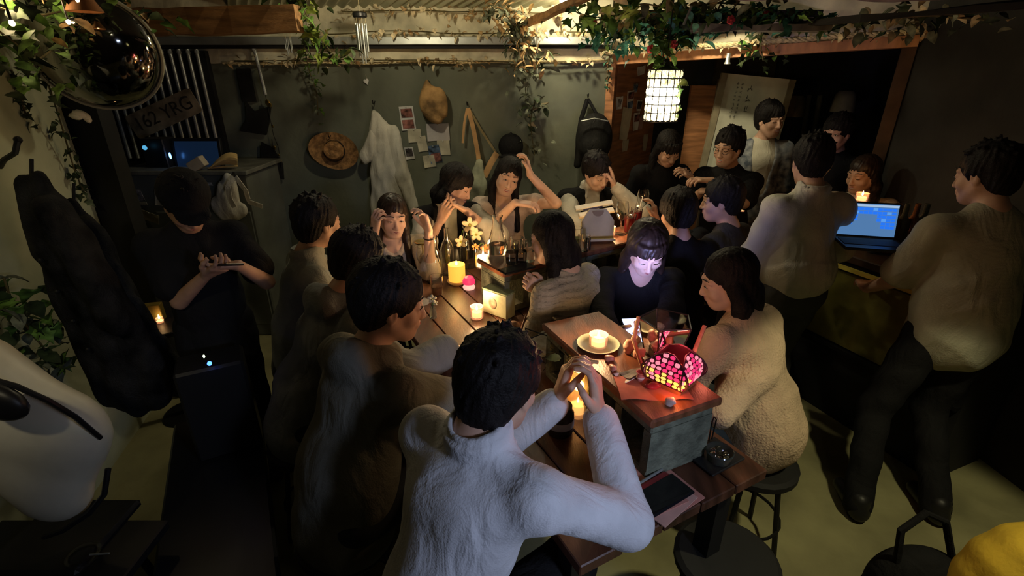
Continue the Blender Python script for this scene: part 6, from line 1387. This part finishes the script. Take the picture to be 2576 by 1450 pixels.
# big black low box and bench lower left
t = empty('bench', (-1.25, 1.45, 0), 'low black bench on the dark floor left of the guests', 'bench'); r3 = Euler((0, 0, R(118))).to_matrix(); MB().box((-1.12, 1.42, .40), (1.15, .36, .06), r3, bev=.01).build('seat', M_black, t, smooth=False)
for k in (-1, 1):
    MB().box(Vector((-1.12, 1.42, .19))+r3@V(.5*k, 0, 0), (.05, .32, .36), r3).build('leg', M_blackm, t, smooth=False)
# glass ashtray bottom-left
c = W(215, 1408, z=.55); t = empty('glass_ashtray', c, 'small glass ashtray on the dark stand at the bottom left', 'ashtray'); MB().lathe([(0, 0), (.035, 0), (.045, .022), (.036, .022), (.030, .008), (0, .006)], c, 18).build('dish', M_glass, t); MB().tube([c+V(.02, 0, .02), c+V(.08, .0, .026)], .003, 6).build('stick', M_steel, t)
t = empty('dark_stand', (c.x-.1, c.y, 0), 'black square stand under the glass ashtray at the bottom left', 'table'); MB().box((c.x-.12, c.y-.02, .53), (.55, .34, .035), bev=.005).build('top', M_black, t, smooth=False); MB().box((c.x-.12, c.y-.02, .255), (.10, .10, .51)).build('leg', M_blackm, t, smooth=False)
# stool at the lower right, bag, mustard cushion
c = W(1830, 1400, z=.46); stool(c.x, c.y, .46, 'empty round black stool under the near table corner')
t = empty('handbag', W(2300, 1440, z=.3), 'black handbag with a looped handle at the bottom right', 'bag'); c = W(2300, 1475, z=.22); g = SDF(); g.ell(c, (.17, .11, .16), .02); g.ell(c+V(0, 0, -.10), (.18, .12, .10), .04); v, fc = g.mesh(.010); v[:, 2] = np.maximum(v[:, 2], .003); mk('bag', v, fc, blackc, t, sharp=0); t.location.z = t.location.z
MB().tube([c+V(-.10, 0, .12), c+V(-.11, .02, .25), c+V(-.04, .03, .32), c+V(.04, .03, .28), c+V(.10, 0, .11)], .012, 8).build('handle', blackc, t)
o = None; g = SDF(); c = W(2590, 1450, y=.93); g.ell(c+V(.06, -.02, -.1), (.22, .18, .26), .05); g.ell(c+V(.18, -.10, .0), (.22, .18, .22), .05); v, fc = g.mesh(.010, lambda x, y, z: .002*np.sin(40*x+60*z)); t = empty('mustard_armchair', (c.x+.1, c.y-.05, 0), 'mustard yellow padded chair back at the bottom right corner', 'chair'); mk('backrest', v, fc, mat('mustard_cloth', (.62, .42, .03), .8, var=.1, bump=.2), t, sharp=0)
MB().box((c.x+.12, c.y-.06, .42), (.40, .40, .10), bev=.03).build('seat', mat('mustard_cloth', (.62, .42, .03)), t)
for dx in (-.14, .14):
    for dy in (-.14, .14): MB().tube([(c.x+.12+dx, c.y-.06+dy, 0), (c.x+.12+dx, c.y-.06+dy, .38)], .016, 8).build('leg', M_blackm, t)
MB().box((c.x+.16, c.y-.08, .62), (.30, .05, .36)).build('support', M_blackm, t, smooth=False)
lamp('chair_spot', (1.5, .2, 1.6), .35, (1, .85, .35), .1)
# bottles behind the laptop
for i, (px, py, m_, lab) in enumerate(((2262, 512, M_brownl, 'amber bottle nearest the laptop on the back bar'), (2288, 505, M_smoke, 'dark slim bottle, second from the laptop on the back bar'), (2312, 512, M_brownl, 'short amber bottle, third from the laptop on the back bar'), (2338, 506, M_smoke, 'dark bottle beside the khaki shoulder on the back bar'), (2240, 498, M_smoke, 'dark bottle just above the laptop corner'))):
    c = W(px, py, y=2.62); c.z = 1.0
    glass('bottle', lab, 'bottle', 0, 0, .99, [(r_, z_) for r_, z_ in BOTTLE], (.008, .033, .033, .12), M_brownl, g=m_, at=c)
o = MB().box((2.36, 2.6, .975), (.5, .35, .03), (0, 0, R(-66))).build('back_bar', mat('counter_top', (.05, .03, .02)), smooth=False); tag(o, 'narrow back bar board carrying the bottles', 'counter')

# ---------------------------------------------------------------- lamps
c = Vector((.76, 2.68, 1.80)); t = empty('crystal_pendant_lamp', c+V(0, 0, .13), 'glowing drum lamp of crystal beads hanging on a vine-wrapped cord', 'pendant lamp')
bead = mat('crystal_bead', (.98, .92, .75), .08, trans=.55, var=0, ior=1.5, emit=(1, .80, .46), estr=.6); proto = None; nb = 16; rr_ = .072  # bead emission stands in for core light shining through
MB().lathe([(0, -.115), (.045, -.115), (.045, .115), (0, .115)], c, 20).build('tube', mat('pendant_core', (1, .9, .7), .5, var=0, emit=(1, .84, .55), estr=14), t)
hot_b = mat('crystal_bead_lit', (1, .96, .85), .1, trans=.4, var=0, emit=(1, .90, .68), estr=11)  # middle rows: more of the core's light put into the beads
bm = MB()
bm.add([V(0, 0, .019), V(.013, -.013, .008), V(.013, .013, .008), V(-.013, .013, .008), V(-.013, -.013, .008), V(.013, -.013, -.008), V(.013, .013, -.008), V(-.013, .013, -.008), V(-.013, -.013, -.008), V(0, 0, -.019)], [(0, 1, 2), (0, 2, 3), (0, 3, 4), (0, 4, 1), (1, 5, 6, 2), (2, 6, 7, 3), (3, 7, 8, 4), (4, 8, 5, 1), (9, 6, 5), (9, 7, 6), (9, 8, 7), (9, 5, 8)])
me1 = bpy.data.meshes.new('bead'); me1.from_pydata(bm.v, [], bm.f); me1.materials.append(bead); me2 = me1.copy(); me2.materials.clear(); me2.materials.append(hot_b)
for r_ in range(6):
    for k in range(nb):
        a = 2*math.pi*k/nb+.1; o = bpy.data.objects.new('crystal_bead', me2 if r_ in (2, 3) else me1); COL.objects.link(o); o.parent = t
        o.location = mat_of(t).inverted()@(c+V(rr_*math.cos(a), rr_*math.sin(a), -.1+.04*r_)); o.rotation_euler = (0, 0, a)
wr_ = MB()
for r_ in range(7): wr_.tube([c+V((rr_+.012)*math.cos(a), (rr_+.012)*math.sin(a), -.12+.04*r_) for a in [i*2*math.pi/32 for i in range(33)]], .0026, 4, False)
for k in range(nb):
    a = 2*math.pi*(k+.5)/nb+.1; wr_.tube([c+V((rr_+.012)*math.cos(a), (rr_+.012)*math.sin(a), -.12), c+V((rr_+.012)*math.cos(a), (rr_+.012)*math.sin(a), .12)], .0026, 4)
wr_.build('wire_frame', M_blackm, t); MB().tube([c+V(0, 0, .12), c+V(0, 0, .62)], .003, 6).build('cord', M_black, t); MB().lathe([(0, .122), (.05, .122), (.02, .14), (.012, .17), (0, .17)], c, 14).build('cap', M_blackm, t)
def bulb(label, c, r, m, power=None):
    t = empty('light_bulb', c, label, 'light bulb'); MB().ball(c, (r, r, r*1.15), 14).build('glass_bulb', m, t); MB().lathe([(r*.5, 0), (r*.48, .03), (r*.3, .035), (0, .035)], c+V(0, 0, r*.85), 12).build('socket', M_black, t); MB().tube([c+V(0, 0, r), Vector((c.x, c.y, 2.42))], .003, 5).build('cord', M_black, t); return t
BE = mat('bulb_on', (1, .9, .7), .4, var=0, emit=(1, .86, .58), estr=30)
bulb('bright bare bulb at the top edge in the middle', Vector((.34, 3.72, 2.345)), .030, BE)
bulb('bare bulb just above the frame over the wind chime', Vector((-.75, 3.2, 2.345)), .028, BE)
bulb('small warm bulb among leaves at the top left', W(200, 8, y=2.1), .014, mat('bulb_orange', (1, .8, .5), .4, var=0, emit=(1, .68, .32), estr=14))
bulb('tiny white bulb just above the convex mirror', W(172, 55, y=2.1), .008, mat('bulb_white', (1, .9, .8), .4, var=0, emit=(1, .85, .7), estr=6))
bulb('tiny bulb at the far left edge under the leaves', W(30, 58, y=1.9), .009, mat('bulb_orange', (1, .8, .5)))
t = empty('lamp_shade', W(205, 20, y=2.12), 'small copper cone shade around the warm bulb at the top left', 'lamp'); MB().lathe([(.02, .05), (.06, -.025), (.058, -.026), (.017, .048)], W(208, 10, y=2.13), 18).build('cone', mat('copper_shade', (.45, .20, .08), .5, .4, var=.1), t); MB().lathe([(.0, .052), (.02, .05), (.018, .06), (0, .062)], W(208, 10, y=2.13), 12).build('cap', M_blackm, t)
